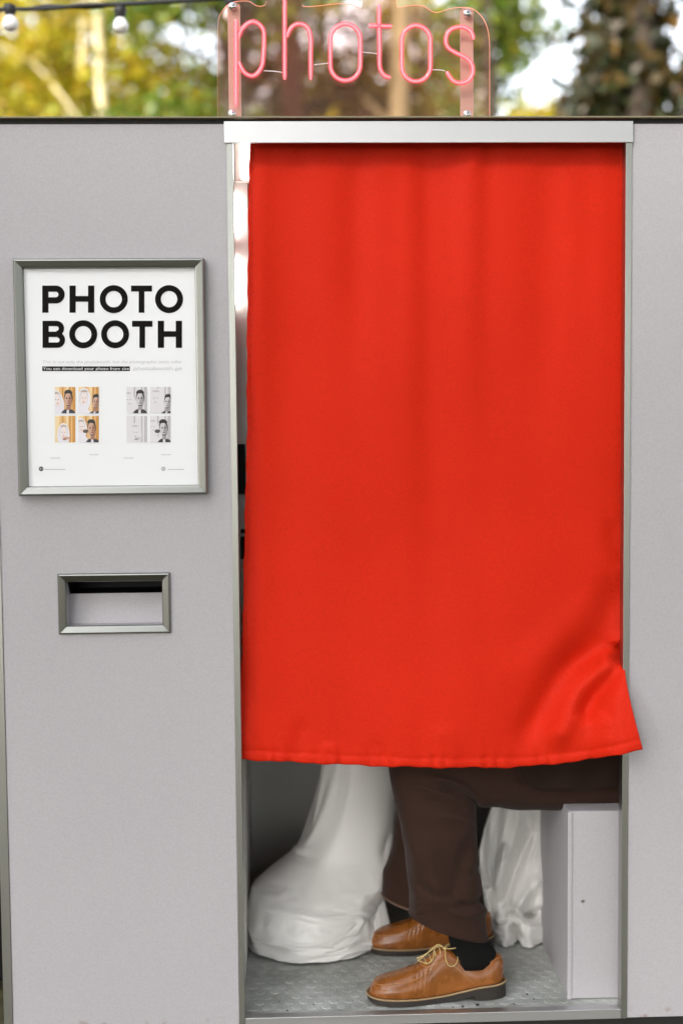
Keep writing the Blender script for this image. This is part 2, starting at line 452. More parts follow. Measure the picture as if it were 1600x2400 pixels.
box('plinth', (XL+.05, .05, 0), (XR-.05, YB-.05, Z0-.001), M_dark, booth, bevel=.002)
# bench inside
bx0 = float(F(1305, 2200, .055)[0]); bz = float(F(1305, 1864, .055)[2])
bench = box('bench', (bx0, .055, ZF+.001), (IXR-.0015, YB-.02, bz), M_panel, booth, bevel=.002)
box('bench_edge', (bx0-.0035, .0515, ZF+.001), (bx0+.006, .0545, bz-.0005), M_panel, bench, bevel=.0006)
_p = F(1338, 2070, .054)
mesh('screw', *tube([(_p[0], .0552, _p[2]), (_p[0], .0535, _p[2])], .004, 10), M_alu, bench)
# camera side inside the doorway: lamps, screen, card slot
lx = IXL
def inner_box(name, y0, y1, ztop, zbot, prot, m, par=booth, bevel=.003):
    return box(name, (lx+.0005, y0, zbot), (lx+prot, y1, ztop), m, par, bevel=bevel)
def zat(py, Y): return float(F(548, py, Y)[2])
MY = .11
mach = box('machine_front', (lx+.0005, MY, .75), (-.088, YB-.02, 2.096), M_white, booth, bevel=.002)
def fx(px, Y=MY): return float(F(px, 700, Y)[0])
def fz(py, Y=MY): return float(F(548, py, Y)[2])
fl = box('flash_housing', (fx(545), MY-.03, fz(421)), (fx(582), MY-.0005, fz(330)), M_white, mach, bevel=.002)
box('flash_lamp', (fx(560, .08), MY-.033, fz(417)), (fx(580, .08), MY-.0305, fz(334)), M_lamp, fl, bevel=.001)
for y0_, y1_, xr_ in ((448, 537, 545), (595, 702, 547)):
    mesh('lamp_tube', *tube([(fx(539), MY-.012, fz(y1_)), (fx(539), MY-.012, fz(y1_)+.004), (fx(539), MY-.012, fz(y0_)-.004), (fx(539), MY-.012, fz(y0_))], [.004, .0075, .0075, .004], 12), M_lamp, mach, smooth=True)
box('camera_window', (fx(536), MY-.006, fz(1135)), (fx(559), MY-.0005, fz(1020)), M_black, mach, bevel=.001)
box('card_slot', (fx(545), MY-.004, fz(1284)), (fx(556), MY-.0005, fz(1232)), M_black, mach, bevel=.001)
box('button', (fx(546), MY-.006, fz(1225)), (fx(556), MY-.0005, fz(1215)), M_black, mach, bevel=.0015)

# dispensing slot: recess and mitred frame
rec_y = .085
zc_ = sz1-.034
rv = [(sx0,.0182,sz0),(sx1,.0182,sz0),(sx1,.0182,sz1),(sx0,.0182,sz1),
      (sx0,.040,sz0),(sx1,.040,sz0),(sx1,.052,zc_),(sx0,.052,zc_),(sx0,.16,zc_),(sx1,.16,zc_),(sx1,.16,sz1),(sx0,.16,sz1)]
mesh('slot_recess', rv, [(0,1,5,4),(1,2,6,5),(3,0,4,7),(4,5,6,7)], M_panel, booth)
mesh('slot_chute', [rv[2], rv[3], rv[6], rv[7], rv[8], rv[9], rv[10], rv[11]], [(0,1,7,6),(2,3,4,5),(4,5,6,7),(0,2,5,6),(1,3,4,7)], M_black, booth, fix=False)
def mitred(x0, x1, z0, z1, w, y_back, y_face, parent, mh, mv, name, lip=.003, slope=.0):
    """four mitred rails; the face slopes from outer to inner edge"""
    out = []
    O = [(x0,z0),(x1,z0),(x1,z1),(x0,z1)]; I = [(x0+w,z0+w),(x1-w,z0+w),(x1-w,z1-w),(x0+w,z1-w)]
    g = .0002
    for k in range(4):
        a, b_ = O[k], O[(k+1) % 4]; c, d = I[(k+1) % 4], I[k]
        ux, uz = (1, 0) if k in (0, 2) else (0, 1)
        s = 1 if k in (0, 1) else -1
        def sh(p, e): return (p[0]+ux*s*e*g*2, p[1]+uz*s*e*g*2)
        a, b_, c, d = sh(a, 1), sh(b_, -1), sh(c, -1), sh(d, 1)
        def mid(p, q, t): return (p[0]+(q[0]-p[0])*t, p[1]+(q[1]-p[1])*t)
        # profile across the rail: outer wall, rounded shoulder, sloping face, inner lip
        prof = [(0, y_back), (0, y_face+.004), (.10, y_face+.001), (.22, y_face), (.80, y_face+slope), (.93, y_face+slope+.001), (1, y_face+slope+lip), (1, y_back)]
        V = []; n = len(prof)
        for t, yy in prof: p = mid(a, d, t); V.append((p[0], yy, p[1]))
        for t, yy in prof: p = mid(b_, c, t); V.append((p[0], yy, p[1]))
        Fc = [(i, (i+1) % n, n+(i+1) % n, n+i) for i in range(n)]+[tuple(range(n)), tuple(range(n, 2*n))]
        out.append(mesh(name, V, Fc, mh if k in (0, 2) else mv, parent))
    return out
slot = empty('slot_frame', (-.388, 0, 1.0185), booth)
mitred(-.5105, -.2662, 1.0185, 1.152, .0185, -.0005, -.0085, slot, M_frame_h, M_frame_v, 'slot_rail', lip=.004, slope=.003)

# ------------------------------------------------------------------ framed poster
poster = empty('framed_poster', (-.384, -.01, 1.3235))
tag(poster, 'steel framed PHOTO BOOTH poster on the grey panel left of the curtain', 'poster')
px0, px1, pz0, pz1 = -.5865, -.1805, 1.3235, 1.8305
mitred(px0, px1, pz0, pz1, .0205, -.0008, -.0265, poster, M_frame_h, M_frame_v, 'frame_rail', lip=.011, slope=.003)
YS = -.0130
sheet = box('poster_sheet', (px0+.0207, YS, pz0+.0207), (px1-.0207, -.0015, pz1-.0207), M_paper, poster, bevel=0)
# poster lettering, drawn from strokes; coordinates in the photograph's poster crop
def pp(cx, cy, lift=.0005):
    p = F((20+cx/3.136)/1.0204, (580+cy/3.136)/1.0204, YS)
    return (p[0], YS-lift, p[2])
def poly_obj(name, polys, m, lift=.0005, par=sheet):
    V = []; Fc = []
    for pl in polys:
        k = len(V); V += [pp(a, b_, lift+1.2e-5*len(Fc)) for a, b_ in pl]; Fc.append(tuple(range(k, k+len(pl))))
    return mesh(name, V, Fc, m, par, fix=False)
def rect(x0, y0, x1, y1): return [(x0,y0),(x1,y0),(x1,y1),(x0,y1)]
def ring(cx, cy, ro, ri, a0=0, a1=360, n=48, sy=1):
    out = []
    for k in range(n):
        a, b_ = R(a0+(a1-a0)*k/n), R(a0+(a1-a0)*(k+1)/n)
        out.append([(cx+ro*math.cos(a), cy+ro*sy*math.sin(a)), (cx+ro*math.cos(b_), cy+ro*sy*math.sin(b_)),
                    (cx+ri*math.cos(b_), cy+ri*sy*math.sin(b_)), (cx+ri*math.cos(a), cy+ri*sy*math.sin(a))])
    return out
S = 46
def bowl(xl, xc, y0, y1):
    """the bowl of P and B: two bars and a half ring"""
    r = (y1-y0)/2; cy = (y0+y1)/2
    return [rect(xl, y0, xc, y0+S), rect(xl, y1-S, xc, y1)]+ring(xc, cy, r, r-S, -90, 90, 24)
def L_H(x0, x1, y0, y1): return [rect(x0, y0, x0+S, y1), rect(x1-S, y0, x1, y1), rect(x0+S, (y0+y1)/2-23, x1-S, (y0+y1)/2+19)]
def L_T(x0, x1, y0, y1): c = (x0+x1)/2; return [rect(x0, y0, x1, y0+S-2), rect(c-21, y0+S-2, c+21, y1)]
def L_P(x0, x1, y0, y1): return [rect(x0, y0, x0+S, y1)]+bowl(x0+S, x1-66, y0, y0+132)
def L_B(x0, x1, y0, y1):
    m_ = (y0+y1)/2
    return [rect(x0, y0, x0+S, y1), rect(x0+S, m_-20, x1-60, m_+20)]+[rect(x0+S, y0, x1-60, y0+40), rect(x0+S, y1-40, x1-56, y1)]+ring(x1-64, y0+57, 57, 17, -90, 90, 20)+ring(x1-58, y1-58, 58, 18, -90, 90, 20)
def L_O(cx, cy, r=103): return ring(cx, cy, r, r-43)
poly_obj('letter', L_P(250, 415, 280, 480), M_ink)
poly_obj('letter', L_H(450, 632, 280, 480), M_ink)
poly_obj('letter', L_O(775, 380), M_ink)
poly_obj('letter', L_T(902, 1056, 280, 480), M_ink)
poly_obj('letter', L_O(1181, 380), M_ink)
poly_obj('letter', L_B(252, 418, 539, 738), M_ink)
poly_obj('letter', L_O(551, 638), M_ink)
poly_obj('letter', L_O(785, 638), M_ink)
poly_obj('letter', L_T(909, 1059, 539, 738), M_ink)
poly_obj('letter', L_H(1098, 1276, 539, 738), M_ink)
def text_obj(name, s, cx0, cx1, cy_base, cap, m, lift=.0006):
    """small print set in Blender's built-in face, stretched to the measured width"""
    cu = bpy.data.curves.new(name, 'FONT'); cu.body = s; cu.size = 1
    t = bpy.data.objects.new(name, cu); COL.objects.link(t)
    dg = bpy.context.evaluated_depsgraph_get(); dg.update()
    me = bpy.data.meshes.new_from_object(t.evaluated_get(dg))
    v = np.array([x.co[:] for x in me.vertices]); f = [tuple(p.vertices) for p in me.polygons]
    bpy.data.objects.remove(t); bpy.data.curves.remove(cu); bpy.data.meshes.remove(me)
    w = v[:, 0].max()-v[:, 0].min()
    V = [pp(cx0+(a-v[:, 0].min())/w*(cx1-cx0), cy_base-b_/.70*cap, lift) for a, b_, _ in v]
    return mesh(name, V, f, m, sheet, fix=False)
text_obj('small_print', 'This is not only the photobooth, but the photographic story teller', 252, 1276, 851, 22, M_grey_ink)
poly_obj('print_bar', [rect(250, 874, 893, 908)], M_ink)
text_obj('small_print', 'You can download your photo from site', 256, 888, 900, 20, M_paper, .0010)
text_obj('small_print', 'photobooth.ge', 922, 1276, 900, 26, M_grey_ink)
for a, b_, y in ((598, 664, 1521), (310, 384, 1545), (1122, 1194, 1521), (848, 922, 1545)):
    poly_obj('caption_line', [rect(a, y, b_, y+5)], M_grey_ink)
poly_obj('badge', ring(242, 1627, 17, 10, n=20)+[rect(238, 1618, 247, 1636)], M_ink)
poly_obj('badge', ring(1139, 1627, 16, 9, n=20)+[rect(1134, 1618, 1145, 1636)], M_mid_ink)
poly_obj('caption_line', [rect(268, 1628, 420, 1634)], M_grey_ink)
poly_obj('caption_line', [rect(1172, 1628, 1292, 1634)], M_grey_ink)
# eight sample portraits: backdrop pleats and two sitters, in flat ink
def ell(cx, cy, rx, ry, n=20, a0=0, a1=360):
    return [(cx+rx*math.cos(R(a0+(a1-a0)*k/n)), cy+ry*math.sin(R(a0+(a1-a0)*k/n))) for k in range(n+ (0 if a1-a0 == 360 else 1))]
OR1, OR2, OR3 = (.78, .48, .20), (.62, .28, .05), (.86, .66, .38)
PALE, PALE2, SKIN, SKIN2, HAIR, JKT = (.80, .76, .82), (.60, .54, .60), (.40, .19, .12), (.62, .38, .28), (.02, .015, .012), (.03, .035, .06)
EYE = (.06, .03, .03)
def man_(cx, cy, k=1., tilt=0.):
    """head and shoulders of a dark-haired sitter"""
    q = lambda a, b_: (cx+k*(a+tilt*b_), cy+k*b_)
    T = lambda pl: [q(a, b_) for a, b_ in pl]
    return [(T(ell(0, .52, .30, .20, a0=180, a1=360)+[(.34, 1.2), (-.30, 1.2)]), JKT), (T(ell(-.02, .42, .05, .10)), PALE), (T(rect(-.08, .18, .09, .36)), SKIN), (T(ell(0, -.02, .175, .25)), HAIR), (T(ell(-.01, .04, .15, .225)), SKIN2),
            (T(ell(.08, .06, .07, .18)), SKIN), (T(ell(-.06, .0, .035, .016)), EYE), (T(ell(.06, .0, .035, .016)), EYE), (T(rect(-.10, -.035, -.025, -.022)), HAIR), (T(rect(.03, -.035, .10, -.022)), HAIR), (T(ell(.0, .075, .022, .04)), SKIN), (T(ell(0, .145, .05, .018)), (.30, .08, .07)),
            (T(ell(0, -.17, .165, .11, a0=175, a1=365)), HAIR), (T(ell(0, .20, .08, .05, a0=0, a1=180)), (.16, .08, .06))]
def woman_(cx, cy, k=1., tilt=0., veil=True):
    q = lambda a, b_: (cx+k*(a+tilt*b_), cy+k*b_)
    T = lambda pl: [q(a, b_) for a, b_ in pl]
    return [(T(ell(0, .10, .28, .42)+[]), PALE), (T(ell(0, .62, .36, .34)), PALE), (T(ell(0, -.02, .19, .26)), (.72, .66, .66)), (T(ell(.01, .03, .14, .20)), (.84, .74, .72)), (T(ell(-.05, .0, .03, .012)), (.25, .18, .18)), (T(ell(.07, .0, .03, .012)), (.25, .18, .18)),
            (T(ell(.01, .075, .02, .03)), (.72, .56, .54)), (T(ell(.01, .135, .045, .016)), (.60, .18, .18)), (T(ell(0, -.19, .15, .06, a0=180, a1=360)), (.46, .36, .30))]
def shots(kind):
    bgp = [(rect(0, 0, 1, 1), OR1), (rect(.0, 0, .22, 1), OR3), (rect(.34, 0, .42, 1), OR2), (rect(.55, 0, .66, 1), OR3), (rect(.70, 0, .78, 1), OR2), (rect(.86, 0, 1, 1), OR2)]
    if kind == 0: return bgp+woman_(.10, .48, 1.15, .2)+man_(.66, .44, 1.2)
    if kind == 1: return bgp+woman_(.26, .42, 1.2, -.1)+man_(.86, .56, 1.05, -.1)
    if kind == 2: return bgp+woman_(.42, .62, 1.1)+[(ell(.58, .84, .16, .05), SKIN2), (ell(.48, .88, .10, .04), SKIN)]
    return bgp+woman_(.14, .40, 1.0)+[(ell(.36, .58, .14, .07), (.12, .07, .06))]+man_(.66, .46, 1.2, .1)
def clip(pl):
    return [(min(1, max(0, a)), min(1, max(0, b_))) for a, b_ in pl]
def photo(cx, cy, w, h, kind, bw):
    V = []; Fc = []; cols = []
    for i, (pl, c) in enumerate(shots(kind)):
        if bw:
            g = (.3*c[0]+.6*c[1]+.1*c[2]); g = g*1.35+.02 if g > .2 else g*.8; c = (min(.75, g*1.03), min(.72, g*.97), min(.74, g*.99))
        k = len(V); V += [pp(cx+a*w, cy+b_*h, .0004+.00006*i) for a, b_ in clip(pl)]; Fc.append(tuple(range(k, len(V)))); cols.append(c)
    o = mesh('sample_photo', V, Fc, M_print, sheet, fix=False)
    ca = o.data.color_attributes.new('Col', 'FLOAT_COLOR', 'CORNER')
    for p, c in zip(o.data.polygons, cols):
        for li in p.loop_indices: ca.data[li].color = (*c, 1)
for bw, xo in ((0, 343), (1, 870)):
    for k, (dx, dy) in enumerate(((0, 0), (172, 0), (0, 213), (172, 213))):
        photo(xo+dx, 1025+dy, 150, 194, k, bw)

# ------------------------------------------------------------------ red curtain
hem_pts = [(548, 1743), (600, 1747), (700, 1752), (800, 1757), (900, 1761), (1000, 1763), (1100, 1763), (1180, 1762), (1260, 1756), (1340, 1746), (1410, 1735), (1475, 1721)]
left_pts = [(318, 575), (420, 571), (560, 570), (800, 567), (1000, 567), (1150, 563), (1300, 560), (1450, 557), (1600, 552), (1743, 549)]
right_pts = [(318, 1434), (900, 1433), (1200, 1431), (1380, 1431), (1480, 1430), (1530, 1433), (1580, 1440), (1650, 1456), (1721, 1475)]
V_FOLDS = []   # vertical drape: (x at top, x at bottom, width, amp, reach)
for xt, xb, w, a, reach in ((600, 585, 13, .007, 1.0), (668, 640, 20, -.004, .8), (760, 745, 22, .0055, .45), (815, 820, 16, -.004, .5), (872, 880, 20, .005, .75), (938, 950, 20, .008, .9),
                            (975, 985, 14, -.007, .95), (1020, 1010, 18, -.003, .6), (1085, 1075, 20, .0085, .55), (1115, 1110, 13, -.005, .5), (1190, 1180, 22, .0045, .6), (1258, 1235, 20, -.004, .6),
                            (1320, 1290, 22, .005, .6), (1385, 1380, 18, .006, .5)):
    V_FOLDS.append((xt, xb, w*1.25, a*.75, reach))
D_FOLDS = [Fold([(1428, 1290), (1395, 1400), (1330, 1490), (1240, 1570)], 28, -.014, .3, .3),
           Fold([(1400, 1350), (1330, 1440), (1230, 1520), (1120, 1600)], 34, .008, .3, .4),
           Fold([(1428, 1478), (1360, 1500), (1288, 1550), (1228, 1650), (1176, 1730)], 21, -.017, .10, .25),
           Fold([(1418, 1500), (1350, 1570), (1300, 1660), (1262, 1730)], 20, .020, .12, .2),
           Fold([(1430, 1480), (1408, 1545), (1362, 1600), (1326, 1660)], 16, -.022, .05, .15),
           Fold([(1392, 1632), (1352, 1690), (1420, 1700)], 30, .009, .2, .3),
           Fold([(1390, 1190), (1412, 1250), (1428, 1310)], 14, -.006, .3, .2),
           Fold([(1436, 1470), (1430, 1515), (1420, 1535)], 14, -.022, .2, .3),
           Fold([(760, 1700), (752, 1752)], 14, .004, .4, 0), Fold([(700, 1640), (680, 1740)], 14, -.004, .4, 0),
           Fold([(860, 1690), (864, 1758)], 16, -.003, .4, 0), Fold([(1010, 1650), (1022, 1760)], 22, .005, .4, 0)]
def curtain_depth(x, y):
    v = (y-320)/1430
    Y = .040
    for xt, xb, w, a, reach in V_FOLDS:
        xc = xt+(xb-xt)*v
        d = (x-xc)/(w*(1+.9*v))
        if abs(d) < 3.2:
            e = sstep(-.02, .06, v)*(1-.75*sstep(reach*.35, reach, v))
            Y -= a*e*math.exp(-.5*d*d)
    # the seated knees push the lower part outwards; the corner flares past the jamb
    Y -= .030*sstep(1150, 1740, y)*math.exp(-((x-980)/340)**2)
    c = sstep(1490, 1715, y)*sstep(1180, 1460, x)
    Y -= .045*c+.050*sstep(1440, 1560, y)*sstep(1340, 1432, x)
    for f in D_FOLDS: Y -= f(x, y)
    # gathered heading under the rod
    Y -= .0025*math.sin(x*.071+1.3*math.sin(x*.017))*(1-sstep(330, 420, y))
    # loose side edge
    Y += .004*math.sin(y*.021)*(1-sstep(560, 600, x))
    Y += .0022*math.sin(x*.013+y*.006)+.0012*math.sin(x*.031-y*.011+1)
    # stitched hem: a slight step
    return Y
curtain = empty('curtain', (.30, .04, ZF))
tag(curtain, 'long red satin curtain covering the photo booth doorway', 'curtain')
NU, NV = 230, 300
cv = []
for j in range(NV+1):
    v = j/NV
    for i in range(NU+1):
        u = i/NU
        xb = 549+(1475-549)*u
        yb = smooth_interp(xb, hem_pts)
        y = 318+(yb-318)*v
        xl = smooth_interp(y, left_pts) + .8*math.sin(y*.047)+.6*math.sin(y*.11)
        xr = smooth_interp(y*1.0, right_pts)
        x = xl+(xr-xl)*u
        y += (1.2*math.sin(x*.045)+.8*math.sin(x*.12))*sstep(.97, 1, v)
        Yd = curtain_depth(x, y)
        hemb = (yb-y)
        if hemb < 19: Yd -= .0016
        if 17 < hemb < 24: Yd += .0018
        le = x-xl
        if le < 7: Yd -= .0012
        if 6.5 < le < 11: Yd += .0012
        Yd = Yd + .0016*math.sin(x*.16+2*math.sin(x*.05))*sstep(60, 5, hemb) if hemb < 60 else Yd
        cv.append(F(x, y, Yd))
cf = [(j*(NU+1)+i, j*(NU+1)+i+1, (j+1)*(NU+1)+i+1, (j+1)*(NU+1)+i) for j in range(NV) for i in range(NU)]
cloth = mesh('curtain_cloth', cv, cf, M_curtain, curtain, smooth=True, solid=.0012, fix=False)
# stitches along the left edge
st = []
for k in range(60):
    y = 345+k*23.5
    xl = smooth_interp(y, left_pts)+8
    pts = [F(xl+(1 if k % 2 else -1)*.7, yy, curtain_depth(xl, yy)-.0016) for yy in (y, y+5.5)]
    st.append(tube(pts, .0007, 5))
tag(mesh('stitching', *joined(st), M_stitch, cloth), kind='stuff')
rod = tube([F(560, 312, .047), F(1436, 312, .047)], .008, 12)
mesh('curtain_rod', *rod, M_alu_h, curtain, smooth=True)

# ------------------------------------------------------------------ neon sign on the roof
YT = .030
sign = empty('neon_sign', F(835, 268, .05))
tag(sign, 'pink neon sign reading photos on a clear acrylic plate above the booth roof', 'neon sign')
def S2(x, y, Y=YT): return F(x/1.0204, y/1.0204, Y)     # measured on the full-size photograph
def neon_material():
    m, n, l, b = newmat('pink_neon_glass')
    b.inputs['Base Color'].default_value = (.78, .12, .16, 1); b.inputs['Roughness'].default_value = .12
    b.inputs['Specular IOR Level'].default_value = .6
    b.inputs['Emission Color'].default_value = (1, .06, .10, 1); b.inputs['Emission Strength'].default_value = .15
    b.inputs['Alpha'].default_value = .5
    return m
M_neon = neon_material()
M_core = mat('neon_core', (.9, .55, .58), rough=.4, emit=(1, .40, .43), estr=.30)
def acrylic():
    m, n, l, b = newmat('clear_acrylic'); n.remove(b); out = n['Material Output']
    t = n.new('ShaderNodeBsdfTransparent'); t.inputs[0].default_value = (.95, .84, .80, 1)
    g = n.new('ShaderNodeBsdfGlossy'); g.inputs['Roughness'].default_value = .05
    f = n.new('ShaderNodeFresnel'); f.inputs[0].default_value = 1.45
    mx = n.new('ShaderNodeMixShader'); l.new(f.outputs[0], mx.inputs[0]); l.new(t.outputs[0], mx.inputs[1]); l.new(g.outputs[0], mx.inputs[2])
    # slight pinkish diffuse haze over the clear sheet
    d = n.new('ShaderNodeBsdfDiffuse'); d.inputs[0].default_value = (.8, .55, .45, 1)
    m2 = n.new('ShaderNodeMixShader'); m2.inputs[0].default_value = .035
    l.new(mx.outputs[0], m2.inputs[1]); l.new(d.outputs[0], m2.inputs[2]); l.new(m2.outputs[0], out.inputs[0])
    return m
M_acr = acrylic()
M_acredge_glow = mat('acrylic_edge_glow', (.9, .45, .32), rough=.3, emit=(1, .38, .24), estr=.35)  # edge glow put in as emission, standing for neon light carried through the sheet
M_strap = mat('white_strap', (.72, .66, .66), rough=.5)
M_wire = mat('white_wire', (.75, .70, .68), rough=.5)
outline = [(510, 276), (510, 160), (511, 62), (516, 34), (532, 12), (552, 3), (582, 2), (600, 12), (615, 13), (624, 2), (627, -60), (640, -92), (667, -104), (694, -92), (707, -60), (708, 0), (712, 14),
           (745, 13), (790, 8), (822, 9), (843, 18), (849, 10), (850, -18), (862, -40), (889, -50), (914, -40), (926, -18), (929, 8), (934, 17), (960, 12), (990, 13), (1018, 28), (1040, 24), (1062, 18), (1096, 17), (1118, 27),
           (1137, 52), (1146, 90), (1147, 160), (1147, 276)]
ring_pts = catmull([(a, b_, 0) for a, b_ in outline], 4)
PY0, PY1 = .046, .051
front = [S2(p[0], p[1], PY0) for p in ring_pts]; back = [(p[0], PY1, p[2]) for p in front]
n = len(front)
plate = mesh('acrylic_plate', front+back, [tuple(range(n)), tuple(range(n, 2*n))], M_acr, sign)
mesh('plate_edge', front+back, [(i, (i+1) % n, n+(i+1) % n, n+i) for i in range(n)], M_acredge_glow, plate)
def stadium(x0, x1, y0, y1):
    r = (x1-x0)/2; cx = (x0+x1)/2; out = []
    for k in range(13): a = math.pi+math.pi*k/12; out.append((cx+r*math.cos(a), y0+r*1.05+r*1.05*math.sin(a)))
    for k in range(13): a = math.pi*k/12; out.append((cx+r*math.cos(a), y1-r*1.05+r*1.05*math.sin(a)))
    return out
def straight(a, b_, n=6): return [(a[0]+(b_[0]-a[0])*k/n, a[1]+(b_[1]-a[1])*k/n) for k in range(n+1)]
def glyph(strokes):
    parts = []; core = []
    for pts, closed in strokes:
        P = [S2(x, y) for x, y in pts]
        P = catmull(P, 4, closed)
        r = [.0051]*len(P)
        if not closed:
            r[0] = r[-1] = .0034
        parts.append(tube(P, r, 12, closed)); core.append(tube(P, .0024, 8, closed))
    o = mesh('neon_letter', *joined(parts), M_neon, sign, smooth=True)
    mesh('neon_core', *joined(core), M_core, o, smooth=True); return o
glyph([(straight((553, 46), (553, 250)), False), ([(560, 86), (566, 70), (578, 57), (592, 51), (606, 56), (616, 68), (619, 88), (617, 130), (615, 150), (608, 166), (598, 176), (588, 178), (575, 172), (566, 160), (560, 146)], False)])
glyph([(straight((667, -70), (667, 186)), False), ([(672, 86), (678, 72), (688, 60), (702, 56), (716, 61), (724, 72), (728, 92), (728, 130), (728, 186)], False)])
glyph([(stadium(774, 844, 56, 189), True)])
glyph([([(888, 10), (888, 60), (889, 110), (889, 150), (893, 167), (902, 178), (915, 182)], False), (straight((864, 60), (918, 62)), False)])
glyph([(stadium(941, 1008, 60, 191), True)])
glyph([([(1109, 92), (1104, 76), (1092, 66), (1078, 63), (1060, 67), (1048, 78), (1044, 94), (1048, 110), (1062, 121), (1082, 131), (1098, 141), (1106, 154), (1107, 170), (1100, 186), (1084, 194), (1068, 193), (1056, 184), (1046, 168)], False)])
for pts in ([(618, 166), (640, 167), (662, 170)], [(736, 152), (755, 150), (770, 148)], [(848, 122), (865, 124), (884, 126)], [(1012, 164), (1028, 164), (1042, 166)]):
    mesh('link_wire', *tube(catmull([S2(a, b_, YT+.004) for a, b_ in pts], 4), .0012, 6), M_wire, sign, smooth=True)
def strap(x0, x1, ytop):
    a = S2(x0, ytop, .0525); b_ = S2(x1, 272, .0525)
    w = b_[0]-a[0]; nseg = 10; pts = []
    pts += [(a[0], 2.132), (a[0]+w, 2.132)]
    for k in range(nseg+1):
        an = math.pi*k/nseg; pts.append((a[0]+w/2+w/2*math.cos(an), a[2]-w/4+w/4*math.sin(an)))
    V = [(x, .0525, z) for x, z in pts]+[(x, .0575, z) for x, z in pts]; k = len(pts)
    Fc = [tuple(range(k)), tuple(range(k, 2*k))]+[(i, (i+1) % k, k+(i+1) % k, k+i) for i in range(k)]
    return mesh('strap', V, Fc, M_strap, sign, bevel=.0008)
def screw(x, y):
    c = S2(x, y, PY0-.001)
    V = []; 
    for h, r in ((0, .0085), (.003, .0085), (.0055, .0065), (.0065, .003)):
        for k in range(14): a = 2*math.pi*k/14; V.append((c[0]+r*math.cos(a), c[1]-h, c[2]+r*math.sin(a)))
    Fc = [(i*14+k, i*14+(k+1) % 14, (i+1)*14+(k+1) % 14, (i+1)*14+k) for i in range(3) for k in range(14)]+[tuple(range(42, 56)), tuple(range(14))]
    mesh('screw', V, Fc, M_chrome, sign, smooth=True)
strap(533, 566, 6); strap(1078, 1109, 18)
for x, y in ((545, 15), (1094, 32), (544, 267), (1094, 268)): screw(x, y)

# ------------------------------------------------------------------ string light
YW = 1.0
string = empty('string_light', F(150, 60, YW))
tag(string, 'black festoon cable with round white bulbs above the left of the booth', 'string light')
M_cable = mat('black_rubber', (.010, .010, .010), rough=.55)
M_bulb = mat('opal_bulb', (.80, .78, .78), rough=.25, spec=.5)
wpts = [(-1600, -30), (-900, 30), (-260, 34), (-120, 26), (0, 22), (110, 19), (200, 12), (272, 10), (400, 3), (520, -4), (700, -16), (1000, -40), (1800, -130), (2600, -260)]
mesh('cable', *tube(catmull([F(a, b_, YW) for a, b_ in wpts], 6), .0062, 8), M_cable, string, smooth=True)
wp2 = [(-1600, -26), (-900, 36), (-260, 40), (-120, 28), (0, 20), (60, 21), (110, 13), (180, 17), (230, 16), (272, 8), (400, 1), (520, -6), (700, -20), (1000, -44), (1800, -134), (2600, -264)]
mesh('cable', *tube(catmull([F(a, b_, YW+.012) for a, b_ in wp2], 6), .0048, 8), M_cable, string, smooth=True)
for bx_, by_ in ((24, 50), (277, 55), (-230, 60), (530, 30)):
    c = F(bx_, by_, YW); z = c[2]; x = c[0]
    top = F(bx_, by_-40, YW)[2] if bx_ != 530 else F(bx_, by_-36, YW)[2]
    prof = [(.004, top+.004), (.016, top), (.019, top-.012), (.0135, z+.022), (.0125, z+.018)]
    rings = [[(x+r*math.cos(2*math.pi*k/14), YW+.004+r*math.sin(2*math.pi*k/14), zz) for k in range(14)] for r, zz in prof]
    so = mesh('socket', *loft(rings, True, True, True), M_cable, string, smooth=True)
    prof = [(.0115, z+.0185), (.0135, z+.015), (.019, z+.008), (.0225, z-.003), (.0215, z-.013), (.015, z-.021), (.006, z-.0245), (.001, z-.025)]
    rings = [[(x+r*math.cos(2*math.pi*k/18), YW+.004+r*math.sin(2*math.pi*k/18), zz) for k in range(18)] for r, zz in prof]
    mesh('bulb', *loft(rings, True, True, True), M_bulb, string, smooth=True)

# ------------------------------------------------------------------ seated person in brown suit
M_trouser = mat('brown_wool', (.033, .0145, .009), rough=.85, spec=.2, var=.18, vscale=60, bump=.35, bscale=700, bdist=.0008, sheen=.06)
M_jacket = mat('dark_brown_wool', (.018, .008, .005), rough=.85, spec=.2, var=.15, vscale=60, bump=.3, bscale=700, bdist=.0008, sheen=.06)
M_sock = mat('black_knit', (.006, .006, .006), rough=.9, spec=.15, bump=.5, bscale=600, bdist=.001)
M_leather = mat('tan_leather', (.245, .080, .014), rough=.27, spec=.5, var=.6, vscale=26, bump=.25, bscale=120, bdist=.0008, rvar=.1, coat=.15)
M_leather2 = mat('tan_leather_seam', (.42, .18, .05), rough=.5)
M_sole = mat('dark_rubber_sole', (.022, .016, .012), rough=.6, var=.2, vscale=40)
M_welt = mat('welt_stitch', (.34, .22, .11), rough=.7, var=.3, vscale=300)
M_lace = mat('cotton_lace', (.58, .42, .17), rough=.8, var=.3, vscale=400)
M_skin = mat('skin', (.45, .26, .18), rough=.5)
M_hair = mat('dark_hair', (.02, .014, .01), rough=.5)
man = empty('person', F(1000, 2280, .10))
tag(man, 'seated person in brown trousers and tan lace-up shoes, legs below the curtain', 'person')

